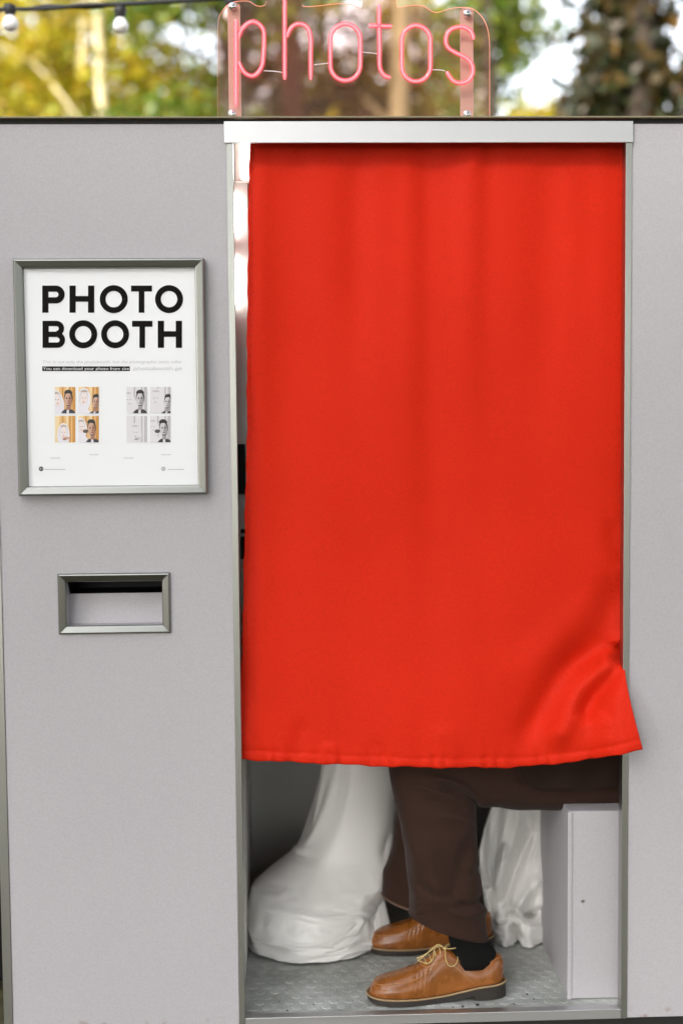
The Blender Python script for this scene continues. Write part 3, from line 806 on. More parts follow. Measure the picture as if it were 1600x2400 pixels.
def ribs(table, nn=40, nring=48, power=2.3):
    """table rows: inner (px,py), outer (px,py), Y centre, Y half depth"""
    T = [np.array([*a, *b_, yc, yh], float) for a, b_, yc, yh in table]
    C = catmull(T, nn)
    rings = []; meta = []
    for r in C:
        I = F(r[0], r[1], r[4]); O = F(r[2], r[3], r[4]); c = (I+O)/2; h = (I-O)/2
        ringp = []
        for k in range(nring):
            a = 2*math.pi*k/nring; ca, sa = math.cos(a), math.sin(a)
            ca2 = math.copysign(abs(ca)**(2/power), ca); sa2 = math.copysign(abs(sa)**(2/power), sa)
            ringp.append(c+h*ca2+np.array([0, -r[5]*sa2, 0]))
        rings.append(ringp)
    return rings
def displace(rings, folds, noise=0.0, closed=True):
    out = []
    N = len(rings); n_ = len(rings[0])
    A = np.array(rings)
    du = np.roll(A, -1, 1)-np.roll(A, 1, 1); dv = np.gradient(A, axis=0)
    nr = np.cross(du, dv); nr /= np.linalg.norm(nr, axis=2, keepdims=True)+1e-12
    cen = A.mean(1, keepdims=True)
    s = np.sign(np.sum(nr*(A-cen), axis=2, keepdims=True)); nr *= np.where(s == 0, 1, s)
    for i in range(N):
        for k in range(n_):
            p = A[i, k]
            if nr[i, k, 1] < .25:
                x, y = PX(p)
                d = sum(f(x, y) for f in folds)
            else: d = 0
            if noise:
                d += noise*(math.sin(p[0]*61+p[2]*37)+math.sin(p[0]*29-p[2]*71+p[1]*50)+.6*math.sin(p[2]*130+p[0]*90))
            A[i, k] = p+nr[i, k]*d
    return [list(r) for r in A]
def drape(V, Fc, pins, colliders, frames=24, grow=.10, bend=2.0, tens=12., mass=.25, gap=.004, selfc=False, quality=6, pinw=None):
    """let a sheet settle under gravity over solid forms for a moment, and return its vertices"""
    tmp = []
    def raw(name, v, f):
        me = bpy.data.meshes.new(name); me.from_pydata([tuple(p) for p in v], [], [tuple(q) for q in f]); me.update()
        o = bpy.data.objects.new(name, me); COL.objects.link(o); tmp.append(o); return o
    for cv_, cf_ in colliders:
        o = raw('support', cv_, cf_); m_ = o.modifiers.new('c', 'COLLISION')
        o.collision.thickness_outer = gap; o.collision.thickness_inner = .02; o.collision.cloth_friction = 12; o.collision.damping = .5
    o = raw('sheet', V, Fc)
    vg = o.vertex_groups.new(name='pin')
    for k_, i_ in enumerate(pins): vg.add([int(i_)], 1.0 if pinw is None else float(pinw[k_]), 'REPLACE')
    md = o.modifiers.new('cloth', 'CLOTH'); st_ = md.settings
    st_.quality = quality; st_.mass = mass; st_.tension_stiffness = tens; st_.compression_stiffness = tens; st_.shear_stiffness = tens*.4
    st_.bending_stiffness = bend; st_.air_damping = 3; st_.vertex_group_mass = 'pin'; st_.pin_stiffness = 5; st_.shrink_min = -grow; st_.shrink_max = -grow
    md.collision_settings.distance_min = gap; md.collision_settings.collision_quality = 3; md.collision_settings.use_self_collision = selfc
    md.collision_settings.self_distance_min = .003
    md.point_cache.frame_start = 1; md.point_cache.frame_end = frames+1
    for f_ in range(1, frames+1): sc.frame_set(f_)
    dg = bpy.context.evaluated_depsgraph_get()
    me = o.evaluated_get(dg).to_mesh(); out = np.array([q.co[:] for q in me.vertices])
    o.evaluated_get(dg).to_mesh_clear()
    for t_ in tmp:
        me_ = t_.data; bpy.data.objects.remove(t_); bpy.data.meshes.remove(me_)
    sc.frame_set(1)
    return out
FLOOR_SUPPORT = ([(-1, -.5, ZF), (2, -.5, ZF), (2, 1.5, ZF), (-1, 1.5, ZF)], [(0, 1, 2, 3)])
near_leg = ribs([((1450,1858),(1450,1625),.180,.088), ((1300,1858),(1300,1620),.178,.086), ((1200,1857),(1180,1622),.172,.084), ((1140,1851),(1060,1635),.162,.082),
                 ((1108,1842),(965,1662),.148,.080), ((1094,1836),(908,1712),.136,.078), ((1091,1848),(893,1765),.128,.076), ((1093,1884),(904,1832),.122,.075),
                 ((1098,1950),(926,1930),.117,.074), ((1105,2030),(936,2018),.115,.073), ((1112,2095),(940,2070),.113,.073), ((1119,2152),(940,2096),.112,.073)], 12, 96)
legf = [Fold([(985,1786),(1050,1800),(1095,1838),(1150,1850)], 9, .006, .2, .3), Fold([(1000,1800),(1060,1822),(1105,1850)], 7, -.007, .2, .2),
        Fold([(940,1775),(1010,1775),(1080,1800)], 8, -.004, .3, .3), Fold([(960,1900),(990,1990),(1010,2060),(1060,2090)], 20, .007, .3, .3),
        Fold([(1095,1900),(1060,1990),(1040,2080)], 16, -.005, .3, .3), Fold([(1115,2060),(1080,2082),(1040,2075)], 8, -.006, .1, .3), Fold([(1118,2085),(1080,2100),(1020,2092)], 8, .004, .1, .3),
        Fold([(925,1880),(955,1960),(965,2110)], 12, .004, .3, .1), Fold([(1150,1800),(1280,1815),(1400,1805)], 14, -.004, .3, .3), Fold([(915,1800),(975,1810),(1040,1835)], 6, .0035, .3, .3), Fold([(960,1840),(1030,1850),(1085,1870)], 9, -.004, .3, .3), Fold([(1000,1870),(1050,1880),(1092,1895)], 8, .0035, .3, .2), Fold([(945,2010),(990,2050),(1050,2062)], 8, -.004, .3, .3), Fold([(1105,1990),(1085,2010),(1050,2005)], 9, -.003, .1, .4)]
for _f in legf: _f.a *= 2.0; _f.w *= .8
near_leg = displace(near_leg, legf, .0005)
far_leg = ribs([((1440,1850),(1440,1625),.46,.075), ((1250,1850),(1240,1625),.44,.075), ((1120,1842),(1020,1640),.41,.075), ((1050,1838),(915,1690),.375,.07),
                ((1030,1860),(906,1760),.385,.066), ((1030,1920),(908,1860),.395,.066), ((1025,1990),(898,1950),.39,.068), ((1020,2050),(880,2010),.385,.07), ((1016,2090),(876,2050),.38,.072)], 7, 44)
far_leg = displace(far_leg, [Fold([(880,1990),(930,2030),(960,2060)], 10, .005)], .0007)
trousers_v, trousers_f = joined([loft(near_leg, True, True, False), loft(far_leg, True, True, False)])
# hips joining both legs
hip = []
for k in range(15):
    a = k/14; Yc = .085+.36*a
    zt = .745-.03*(2*a-1)**2; xx = .64
    hip.append((xx, Yc, zt))
hp = [[np.array([F(1390,1760,.25)[0]+.115*math.cos(2*math.pi*k/32), .36+.175*math.sin(2*math.pi*k/32), z]) for k in range(32)] for z in np.linspace(bz+.004, bz+.25, 8)]
hv, hf = loft(hp, True, True, True)
tv, tf = joined([(trousers_v, trousers_f), (hv, hf)])
tro = mesh('trousers', tv, tf, M_trouser, man, smooth=True, subsurf=1)
# trouser hem folded edge on the near leg
mesh('trouser_hem', *tube([p+np.array([0, 0, .001]) for p in near_leg[-1]], .0022, 6, True), M_trouser, tro, smooth=True)
hem2 = mat('hem_lining', (.13, .075, .05), rough=.8)
mesh('trouser_hem', *tube([p for p in far_leg[-1]], .0028, 6, True), hem2, tro, smooth=True)
# body: one continuous skinned figure (torso, arms, head, lower legs inside the clothes)
def skin_body(name, verts, edges, radii, m, parent, sub=2):
    v = np.array(verts, float); org = v[0].copy()
    me = bpy.data.meshes.new(name); me.from_pydata((v-org).tolist(), edges, [])
    o = bpy.data.objects.new(name, me); COL.objects.link(o); place(o, org, parent)
    md = o.modifiers.new('skin', 'SKIN'); md.use_smooth_shade = True
    for i, r in enumerate(radii):
        me.skin_vertices[0].data[i].radius = r if hasattr(r, '__len__') else (r, r)
        me.skin_vertices[0].data[i].use_root = (i == 0)
    s = o.modifiers.new('sub', 'SUBSURF'); s.levels = sub; s.render_levels = sub
    me.materials.append(m); return o
hx = float(F(1390, 1760, .25)[0]); hz = bz+.10
bodyv = [(hx,.25,hz),(hx-.01,.25,hz+.22),(hx-.02,.25,hz+.44),(hx-.02,.25,hz+.52),(hx-.04,.25,hz+.60),(hx-.055,.25,hz+.70),
         (hx-.02,.12,hz+.43),(hx-.06,.10,hz+.16),(hx-.26,.13,hz+.08),(hx-.34,.14,hz+.075),
         (hx-.02,.40,hz+.43),(hx-.06,.42,hz+.16),(hx-.26,.40,hz+.08),(hx-.34,.39,hz+.075)]
bodyv = [(a, b_+.10, c) for a, b_, c in bodyv]
bodye = [(0,1),(1,2),(2,3),(3,4),(4,5),(2,6),(6,7),(7,8),(8,9),(2,10),(10,11),(11,12),(12,13)]
bodyr = [(.13,.15),(.11,.14),(.10,.15),(.055,.055),(.085,.085),(.075,.07),(.055,.055),(.042,.042),(.030,.030),(.03,.022),(.055,.055),(.042,.042),(.030,.030),(.03,.022)]
skin_body('body', bodyv, bodye, bodyr, M_jacket, man)
hd = mesh('head', *loft([[(hx-.05+r*1.15*math.cos(2*math.pi*k/20), .35+r*.85*math.sin(2*math.pi*k/20), hz+z) for k in range(20)] for r, z in ((.02,.55),(.055,.565),(.075,.60),(.088,.66),(.09,.71),(.075,.76),(.045,.79),(.01,.80))], True, True, True), M_skin, man, smooth=True)
mesh('hair', *loft([[(hx-.035+r*1.1*math.cos(2*math.pi*k/20), .35+r*.9*math.sin(2*math.pi*k/20), hz+z) for k in range(20)] for r, z in ((.092,.69),(.098,.73),(.085,.78),(.05,.81),(.01,.82))], True, True, True), M_hair, hd, smooth=True)
# jacket skirt with rounded front corner, hanging over the thigh
jv = []; JU, JV = 40, 26
for j in range(JV+1):
    for i in range(JU+1):
        u = i/JU; v = j/JV
        x = 1190+u*250
        bot = 1815-6*((x-1330)/110)**2*0-(1-min(1, (x-1190)/46)**.5 if x < 1236 else 0)*46 - (max(0, x-1330)/100)**2*10
        y = 1640+(bot-1640)*v
        Y = .098-.016*math.sin(min(1, v)*math.pi*.6)+.004*math.sin(x*.06+v*2)+.012*(1-v)
        jv.append(F(x, y, Y))
jf = [(j*(JU+1)+i, j*(JU+1)+i+1, (j+1)*(JU+1)+i+1, (j+1)*(JU+1)+i) for j in range(JV) for i in range(JU)]
mesh('jacket_skirt', jv, jf, M_jacket, man, smooth=True, solid=.004, fix=False)

# shoes ------------------------------------------------------------
SL = .316
CREST = [(0,.080),(.03,.092),(.10,.088),(.206,.078),(.284,.086),(.362,.103),(.44,.116),(.50,.108),(.556,.094),(.634,.078),(.71,.069),(.79,.061),(.868,.055),(.93,.047),(.97,.036),(1,.018)]
WELT = [(0,.036),(.2,.031),(.33,.023),(.44,.0175),(.6,.0155),(1,.0175)]
WID = [(0,.010),(.012,.018),(.05,.029),(.12,.0345),(.25,.034),(.38,.0335),(.52,.039),(.66,.0465),(.76,.0475),(.86,.044),(.93,.036),(.975,.024),(.992,.013),(1,.004)]
def shoe_sec(t):
    return smooth_interp(t, WID), smooth_interp(t, WELT), smooth_interp(t, CREST)
def upper_pt(t, th, grow=0.):
    w, z0, zc = shoe_sec(t)
    for tc_, wd_, am_ in ((.565, .007, .0016), (.60, .006, .0022), (.632, .006, .0018), (.665, .008, .0012), (.30, .01, .0010), (.12, .012, .0008)):
        grow -= am_*math.exp(-((t-tc_-.018*math.cos(th*2))/wd_)**2)*abs(math.sin(th))**.6
    w = w-.0035+grow; h = zc-z0+grow
    top = sstep(.62, .30, t)       # the quarters stand steeper and draw in at the top
    c, s = math.cos(th), math.sin(th)
    p = .80-.22*top; q = .78
    b_ = w*math.copysign(abs(c)**p, c)*(1-.10*top*s)
    return t*SL, b_, z0+h*abs(s)**q
def shoe(near_heel, psi, mirror, full, owner):
    """near_heel: world position under the heel; psi: turn of the toe towards the viewer"""
    dirv = np.array([-math.cos(psi), -math.sin(psi), 0]); near = np.array([math.sin(psi), -math.cos(psi), 0]); upv = np.array([0, 0, 1.])
    def W(a, b_, c): return near_heel+a*dirv+b_*near+c*upv
    ts = [0, .006, .015, .03, .05]+list(np.linspace(.08, .92, 110))+[.94, .955, .97, .98, .988, .994, .998, 1]
    NT = 28
    rings = [[W(*upper_pt(t, math.pi*k/NT)) for k in range(NT+1)] for t in ts]
    upper = mesh('shoe', *loft(rings, False), M_leather, owner, smooth=True)
    # sole and heel
    rings = []
    for t in ts:
        w, z0, zc = shoe_sec(t); w += .0035
        zb = 0 if t < .235 else (.0085*(1-sstep(.24, .46, t)) if t > .245 else .0085)
        if t > .85: zb = .007*((t-.85)/.15)**2
        a = t*SL*1.02-.004
        rings.append([W(a, -w, zb+.001), W(a, -w*.96, zb), W(a, w*.96, zb), W(a, w, zb+.001), W(a, w, z0-.0015), W(a, -w, z0-.0015)])
    mesh('sole', *loft(rings, True, True, True), M_sole, upper, smooth=False)
    side = []
    for t in ts:
        w, z0, zc = shoe_sec(t); side.append((t*SL*1.02-.004, w+.0032, z0-.0005))
    loop = [W(a, b_, c) for a, b_, c in side]+[W(a, -b_, c) for a, b_, c in reversed(side)]
    mesh('welt', *tube(loop, .0023, 6, True), M_welt, upper, smooth=True)
    # seams: quarter edge, apron, collar binding
    def on(t, th, g=.0008): return W(*upper_pt(t, th, g))
    sgn = 1
    def seam(pts, r, m, name='seam'): mesh(name, *tube(catmull(pts, 5), r, 6), m, upper, smooth=True)
    for sd in (0, 1):
        fl_ = (lambda a: a) if sd == 0 else (lambda a: math.pi-a)
        seam([on(.235, fl_(.10)), on(.30, fl_(.42)), on(.38, fl_(.66)), on(.46, fl_(.80)), on(.53, fl_(.84)), on(.58, fl_(1.0)), on(.61, fl_(1.35))], .0011, M_leather2)
        seam([on(.56, fl_(.72)), on(.66, fl_(.70)), on(.76, fl_(.72)), on(.86, fl_(.78)), on(.925, fl_(.95)), on(.95, fl_(1.3)), on(.953, math.pi/2)], .0010, M_leather2)
        seam([on(.47, fl_(1.32)), on(.42, fl_(1.16)), on(.36, fl_(1.02)), on(.28, fl_(.98)), on(.20, fl_(1.0)), on(.10, fl_(1.05)), on(.04, fl_(1.15)), on(.012, math.pi/2)], .0022, M_leather, 'collar')
    if full:
        cr = .2446e-3
        def surf(x, z, lift=.003):
            """point on the near side of the upper at crop position x and height z"""
            t = (1415-x)/1285; lo, hi = 0.02, math.pi/2
            for _ in range(24):
                md = (lo+hi)/2
                if upper_pt(t, md)[2] < z: lo = md
                else: hi = md
            a, b_, c = upper_pt(t, hi, lift); return W(a, b_, max(c, z))
        def lz(x, y): return (950-.055*max(0, x-400)-y)*cr - .010
        knot = W(*upper_pt((1415-850)/1285, 1.35, .004))
        lp = []
        l1 = [knot]+[surf(x, lz(x, y)) for x, y in ((850,430),(848,490),(870,545),(910,560),(955,530),(968,480),(945,430),(900,380))]+[knot]
        l2 = [knot]+[surf(x, lz(x, y), .005) for x, y in ((800,385),(740,425),(680,480),(625,525),(600,545),(625,570),(680,550),(730,510),(760,450),(800,400))]+[knot]
        l3 = [knot, knot+np.array([.012, -.004, .0]), knot+np.array([.026, -.004, .002]), knot+np.array([.038, -.003, .008])]
        l4 = [knot]+[surf(x, lz(x, y), .004) for x, y in ((790,400),(720,450),(650,495),(590,522))]
        for q in (l1, l2, l3, l4): lp.append(tube(catmull(q, 6), .0013, 6))
        lp.append(tube([knot+np.array([-.004, 0, 0]), knot, knot+np.array([.005, 0, 0])], [.003, .0042, .003], 8))
        for t in (.475, .51, .545, .58):
            lp.append(tube([on(t, a, .0022) for a in np.linspace(1.15, math.pi-1.15, 9)], .0016, 6))
        mesh('laces', *joined(lp), M_lace, upper, smooth=True)
    return W
heel_n = F(1154, 2270, .098); heel_n[2] = ZF+.0016
W1 = shoe(heel_n, R(4), False, True, man)
heel_f = F(1128, 2160, .372); heel_f[2] = ZF+.0016
W2 = shoe(heel_f, R(-1), True, False, man)
def sock(W, pts, m=M_sock):
    rings = []
    for a, c, rx, ry in pts:
        rings.append([W(a+rx*math.cos(2*math.pi*k/28), ry*math.sin(2*math.pi*k/28), c+.0012*math.sin(5*c*60)) for k in range(28)])
    return mesh('sock', *loft(rings, True, True, True), m, man, smooth=True)
sock(W1, [(.072,.066,.052,.027),(.070,.085,.054,.0285),(.068,.100,.052,.030),(.080,.125,.046,.031),(.095,.16,.036,.030),(.100,.20,.034,.030),(.10,.24,.034,.030)])
sock(W2, [(.078,.066,.056,.027),(.080,.085,.056,.0285),(.090,.100,.056,.032),(.115,.125,.055,.036),(.150,.16,.055,.038),(.168,.20,.055,.040),(.175,.26,.055,.045)])

# ------------------------------------------------------------------ seated person in white gown
def satin():
    m, n, l, b = newmat('ivory_satin')
    b.inputs['Base Color'].default_value = (.84, .82, .79, 1); b.inputs['Roughness'].default_value = .34; b.inputs['Specular IOR Level'].default_value = .55
    b.inputs['Sheen Weight'].default_value = .08
    tc = n.new('ShaderNodeTexCoord'); t = n.new('ShaderNodeTexNoise'); t.inputs['Scale'].default_value = 22; t.inputs['Detail'].default_value = 3
    l.new(tc.outputs['Object'], t.inputs['Vector'])
    bp = n.new('ShaderNodeBump'); bp.inputs['Strength'].default_value = .07; bp.inputs['Distance'].default_value = .005
    l.new(t.outputs[0], bp.inputs['Height']); l.new(bp.outputs[0], b.inputs['Normal'])
    return m
M_satin = satin()
bride = empty('person', F(800, 2160, .47))
tag(bride, 'seated person in a long white satin gown, its skirt spread on the booth floor', 'person')
YG = .47
GOWN_IN, GOWN_FR, GOWN_GROW, GOWN_BEND = .010, 5, .06, 5.
gown_rows = [  # y, left, right, Y centre, Y half depth
    (1600, 760, 960, .50, .10), (1700, 752, 900, .50, .10), (1758, 746, 895, .50, .10), (1850, 722, 901, .495, .10), (1900, 708, 903, .49, .10), (1930, 697, 904, .485, .101), (1944, 688, 903, .48, .102), (1960, 664, 900, .475, .105), (1985, 630, 892, .465, .110), (2010, 598, 881, .455, .118),
    (2027, 578, 871, .447, .127), (2036, 573, 866, .443, .132), (2050, 572, 858, .439, .139), (2064, 573, 851, .436, .146), (2074, 574, 848, .434, .1505), (2079, 575, 850, .434, .1515), (2084, 576, 856, .435, .1500), (2092, 577, 860, .435, .147), (2110, 578, 862, .435, .145), (2132, 579, 862, .435, .143), (2158, 582, 858, .435, .140)]
rows = catmull([np.array(r, float) for r in gown_rows], 11)
rings = []
for r in rows:
    y, xl, xr, yc, yh = r
    A = F(xl, y, yc); B = F(xr, y, yc); c = (A+B)/2; h = (B-A)/2
    rg = []
    NR = 240
    for k in range(NR):
        a = 2*math.pi*k/NR; ca, sa = math.cos(a), math.sin(a)
        pw = 2.4 if y < 2000 else 2.1
        ca2 = math.copysign(abs(ca)**(2/pw), ca); sa2 = math.copysign(abs(sa)**(2/pw), sa)
        rip = 1+.007*math.sin(9*a+.5)*sstep(1950, 2100, y)+.003*math.sin(17*a+2)*sstep(1900, 2050, y)
        p = c+h*ca2*rip+np.array([0, -yh*sa2*rip, 0])
        rg.append(p)
    rings.append(rg)
zbot = min(p[2] for p in rings[-1])
for _i, rg in enumerate(rings[-34:]):
    for _k, p in enumerate(rg): p[2] += (_i/33)**2*(.003+.003*math.sin(2*math.pi*_k/NR*5+1)+.001*math.sin(2*math.pi*_k/NR*11))
for rg in rings:
    for p in rg: p[2] = max(p[2], ZF+.004)
gf_ = [Fold([(900, 1965), (872, 2020), (838, 2065), (800, 2105)], 10, .012, .15, .1), Fold([(874, 1965), (838, 2030), (792, 2085)], 11, -.006, .2, .2), Fold([(840, 1960), (790, 2040), (735, 2098)], 18, .004, .25, .25),
       Fold([(608, 2028), (628, 2040), (648, 2050)], 7, -.007, .3, .3), Fold([(690, 2020), (688, 2050), (640, 2068), (590, 2072)], 6, -.005, .2, .2), Fold([(590, 2052), (630, 2060), (665, 2056)], 6, .004, .2, .2),
       Fold([(583, 2074), (640, 2094), (725, 2110), (790, 2117), (850, 2106)], 4.5, .0090, .06, .05), Fold([(590, 2086), (650, 2108), (725, 2123), (790, 2130), (845, 2120)], 6, -.006, .1, .05),
       Fold([(772, 1770), (742, 1870), (712, 1930)], 9, .005, .2, .3), Fold([(795, 1765), (772, 1850), (745, 1920)], 10, -.004, .2, .3), Fold([(884, 1800), (896, 1880), (884, 1950)], 9, -.008, .3, .3), Fold([(850, 1780), (862, 1860), (858, 1930)], 12, .004, .3, .3),
       Fold([(690, 1934), (704, 1938), (722, 1934)], 6, .009, .05, .4), Fold([(692, 1950), (722, 1956), (765, 1946)], 8, -.005, .1, .4), Fold([(892, 1900), (880, 1940), (872, 1965)], 5, -.008, .2, .3),
       Fold([(852, 2080), (830, 2090), (805, 2098)], 4.5, -.010, .15, .2), Fold([(862, 2090), (840, 2100), (812, 2106)], 4.5, .012, .1, .2), Fold([(690, 2140), (685, 2205)], 20, -.005, .2, .1), Fold([(800, 2140), (785, 2205)], 22, .004, .2, .1), Fold([(620, 2110), (640, 2185)], 14, .004, .2, .1)]
for _f in gf_:
    if _f.w <= 4: _f.a *= .5
rings = displace(rings, gf_, .0001)
for rg in rings:
    for p in rg: p[2] = max(p[2], ZF+.003)
G_ = np.array(rings)                                     # the skirt's rough form: rows x around
sel = np.r_[np.arange(0, 110, 3), np.arange(110, G_.shape[0], 2)]; G_ = G_[sel][:, ::2]
cen = G_.mean(1, keepdims=True); dirc = G_-cen; dirc[..., 2] = 0
ln = np.linalg.norm(dirc, axis=2, keepdims=True)
sup = cen+dirc*np.maximum(.2, 1-GOWN_IN/ln); sup[..., 2] = G_[..., 2]-.006
hemlift = G_[-1:].copy(); 
supv, supf = loft([list(r) for r in sup], True, True, True)
gv_, gfc = loft([list(r) for r in G_], True, False, False)
npin = G_.shape[1]*3
gv2 = drape(gv_, gfc, range(npin), [(supv, supf), FLOOR_SUPPORT], frames=GOWN_FR, grow=GOWN_GROW, bend=GOWN_BEND, gap=.003)
gown = mesh('gown', gv2, gfc, M_satin, bride, smooth=True, solid=.002, subsurf=1)
# folded-back flap behind the hem
fv = [F(x, y, Y) for x, y, Y in ((850,2050,.40),(868,2040,.41),(884,2070,.42),(893,2110,.41),(900,2142,.40),(875,2150,.38),(858,2146,.37),(856,2100,.385))]
mesh('hem_fold', [tuple(p) for p in fv]+[(p[0], p[1]+.05, p[2]) for p in fv], [tuple(range(8)), tuple(range(8, 16))]+[(i, (i+1) % 8, 8+(i+1) % 8, 8+i) for i in range(8)], M_satin, gown, smooth=False, bevel=.006)
# train hanging in front of the bench: pleated sheet
def train_rows():
    rows = [(1800, 1150, 1250), (1850, 1130, 1250), (1900, 1112, 1250), (1960, 1100, 1250), (2020, 1104, 1248), (2070, 1112, 1246), (2110, 1120, 1246), (2150, 1128, 1247), (2182, 1132, 1249)]
    return catmull([np.array(r, float) for r in rows], 8)
tf_ = [Fold([(1222, 1880), (1180, 1990), (1150, 2080)], 9, -.022, .2, .2), Fold([(1240, 1960), (1210, 2040), (1175, 2090)], 9, .014, .2, .2), Fold([(1170, 1930), (1140, 2010), (1140, 2070)], 14, .020, .3, .3),
       Fold([(1180, 2110), (1188, 2150), (1188, 2184)], 5, -.022, .2, 0), Fold([(1160, 2100), (1155, 2180)], 12, .014, .3, 0), Fold([(1218, 2110), (1218, 2184)], 12, .016, .3, 0),
       Fold([(1205, 2085), (1222, 2100)], 7, -.03, .2, .2), Fold([(1170, 2075), (1200, 2095), (1215, 2120)], 7, .016, .2, .2), Fold([(1232, 2000), (1240, 2080)], 8, .016, .2, .2), Fold([(1118, 2030), (1124, 2110)], 7, .014, .2, .2), Fold([(1130, 2030), (1134, 2130)], 5, -.014, .2, .2)]
for _f in tf_: _f.a *= 1.9
tr = train_rows(); tvv = []; TU = 110
for r in tr:
    y, xl, xr = r
    for i in range(TU+1):
        u = i/TU; x = xl+(xr-xl)*u
        Y = .44-.05*math.sin(math.pi*min(1, max(0, u)))-.02*sstep(1900, 2100, y) - sum(f(x, y) for f in tf_)
        Y += .002*math.sin(x*.21+y*.02)
        p = F(x, y, Y); 
        tvv.append(p)
tff = [(j*(TU+1)+i, j*(TU+1)+i+1, (j+1)*(TU+1)+i+1, (j+1)*(TU+1)+i) for j in range(len(tr)-1) for i in range(TU)]
for p in tvv: p[2] = max(p[2], ZF+.003)
tvv = drape(tvv, tff, list(range((TU+1)*6))+[r_*(TU+1) for r_ in range(6, len(tr))], [FLOOR_SUPPORT, (boxv((bx0-.004, .05, ZF), (IXR, .8, bz)), BOXF)], frames=3, grow=.03, bend=9., gap=.003, pinw=[1.]*((TU+1)*6)+[.4]*(len(tr)-6))
mesh('train', tvv, tff, M_satin, gown, smooth=True, solid=.002, fix=False, subsurf=1)
# her body inside, behind the curtain
b0 = np.array([.44, .60, bz+.10])
bv = [b0, b0+[0, 0, .20], b0+[-.02, 0, .40], b0+[-.02, 0, .48], b0+[-.04, -.02, .57], b0+[-.05, -.03, .66],
      b0+[-.16, -.06, .0], b0+[-.26, -.12, -.02], b0+[-.27, -.12, -.22], b0+[-.28, -.12, -.40],
      b0+[-.02, -.14, .38], b0+[-.08, -.16, .16], b0+[-.25, -.14, .10], b0+[-.02, .13, .38], b0+[-.08, .14, .16], b0+[-.25, .12, .10]]
be = [(0,1),(1,2),(2,3),(3,4),(4,5),(0,6),(6,7),(7,8),(8,9),(2,10),(10,11),(11,12),(2,13),(13,14),(14,15)]
br = [(.13,.14),(.09,.11),(.09,.13),(.045,.045),(.075,.075),(.07,.065),(.08,.08),(.055,.055),(.045,.045),(.035,.035),(.042,.042),(.034,.034),(.024,.024),(.042,.042),(.034,.034),(.024,.024)]
skin_body('body', bv, be, br, M_skin, bride)

# ------------------------------------------------------------------ black case beside the booth
case = empty('equipment_case', (-.95, .75, 0))
tag(case, 'tall black case at the left edge behind the booth corner', 'case')
box('case_body', (-1.25, .50, .03), (-.70, 1.0, 1.15), M_black, case, bevel=.012)
box('case_lid', (-1.255, .495, 1.152), (-.695, 1.005, 1.24), M_black, case, bevel=.015)
for cx_ in (-1.2, -.75):
    for cy_ in (.55, .95):
        mesh('foot', *tube([(cx_, cy_, 0), (cx_, cy_, .03)], .025, 12), M_dark, case)

# ------------------------------------------------------------------ trees behind (and unseen shade trees added behind the viewer, reflected in the metal)
def fast_mesh(name, V, nq, m, parent, origin):
    me = bpy.data.meshes.new(name)
    me.vertices.add(len(V)); me.vertices.foreach_set('co', (V-origin).astype(np.float32).ravel())
    me.loops.add(nq*4); me.loops.foreach_set('vertex_index', np.arange(nq*4, dtype=np.int32))
    me.polygons.add(nq); me.polygons.foreach_set('loop_start', np.arange(0, nq*4, 4, dtype=np.int32))
    me.update(calc_edges=True); me.validate()
    me.materials.append(m)
    o = bpy.data.objects.new(name, me); COL.objects.link(o); place(o, origin, parent); return o
def leaves(clumps, n, size, spread):
    """clumps: (K,4) centre and radius; leaf-sized diamonds scattered around the clump centres"""
    k = rng.integers(0, len(clumps), n)
    d = rng.normal(size=(n, 3)); d /= np.linalg.norm(d, axis=1, keepdims=True)
    rad = clumps[k, 3]*rng.random(n)**.5*spread
    c = clumps[k, :3]+d*rad[:, None]*np.array([1, 1, .75])
    a = rng.normal(size=(n, 3)); a /= np.linalg.norm(a, axis=1, keepdims=True)
    b_ = np.cross(a, rng.normal(size=(n, 3))); b_ /= np.linalg.norm(b_, axis=1, keepdims=True)
    s = size*(.6+.8*rng.random(n))[:, None]
    V = np.stack([c-a*s, c+b_*s*.55, c+a*s, c-b_*s*.55], 1).reshape(-1, 3)
    return V
def az_x(px, dist):
    """lateral position at a distance from the viewer for a measured column"""
    return dist*math.tan(math.atan((px-784)/3150)+YAW)
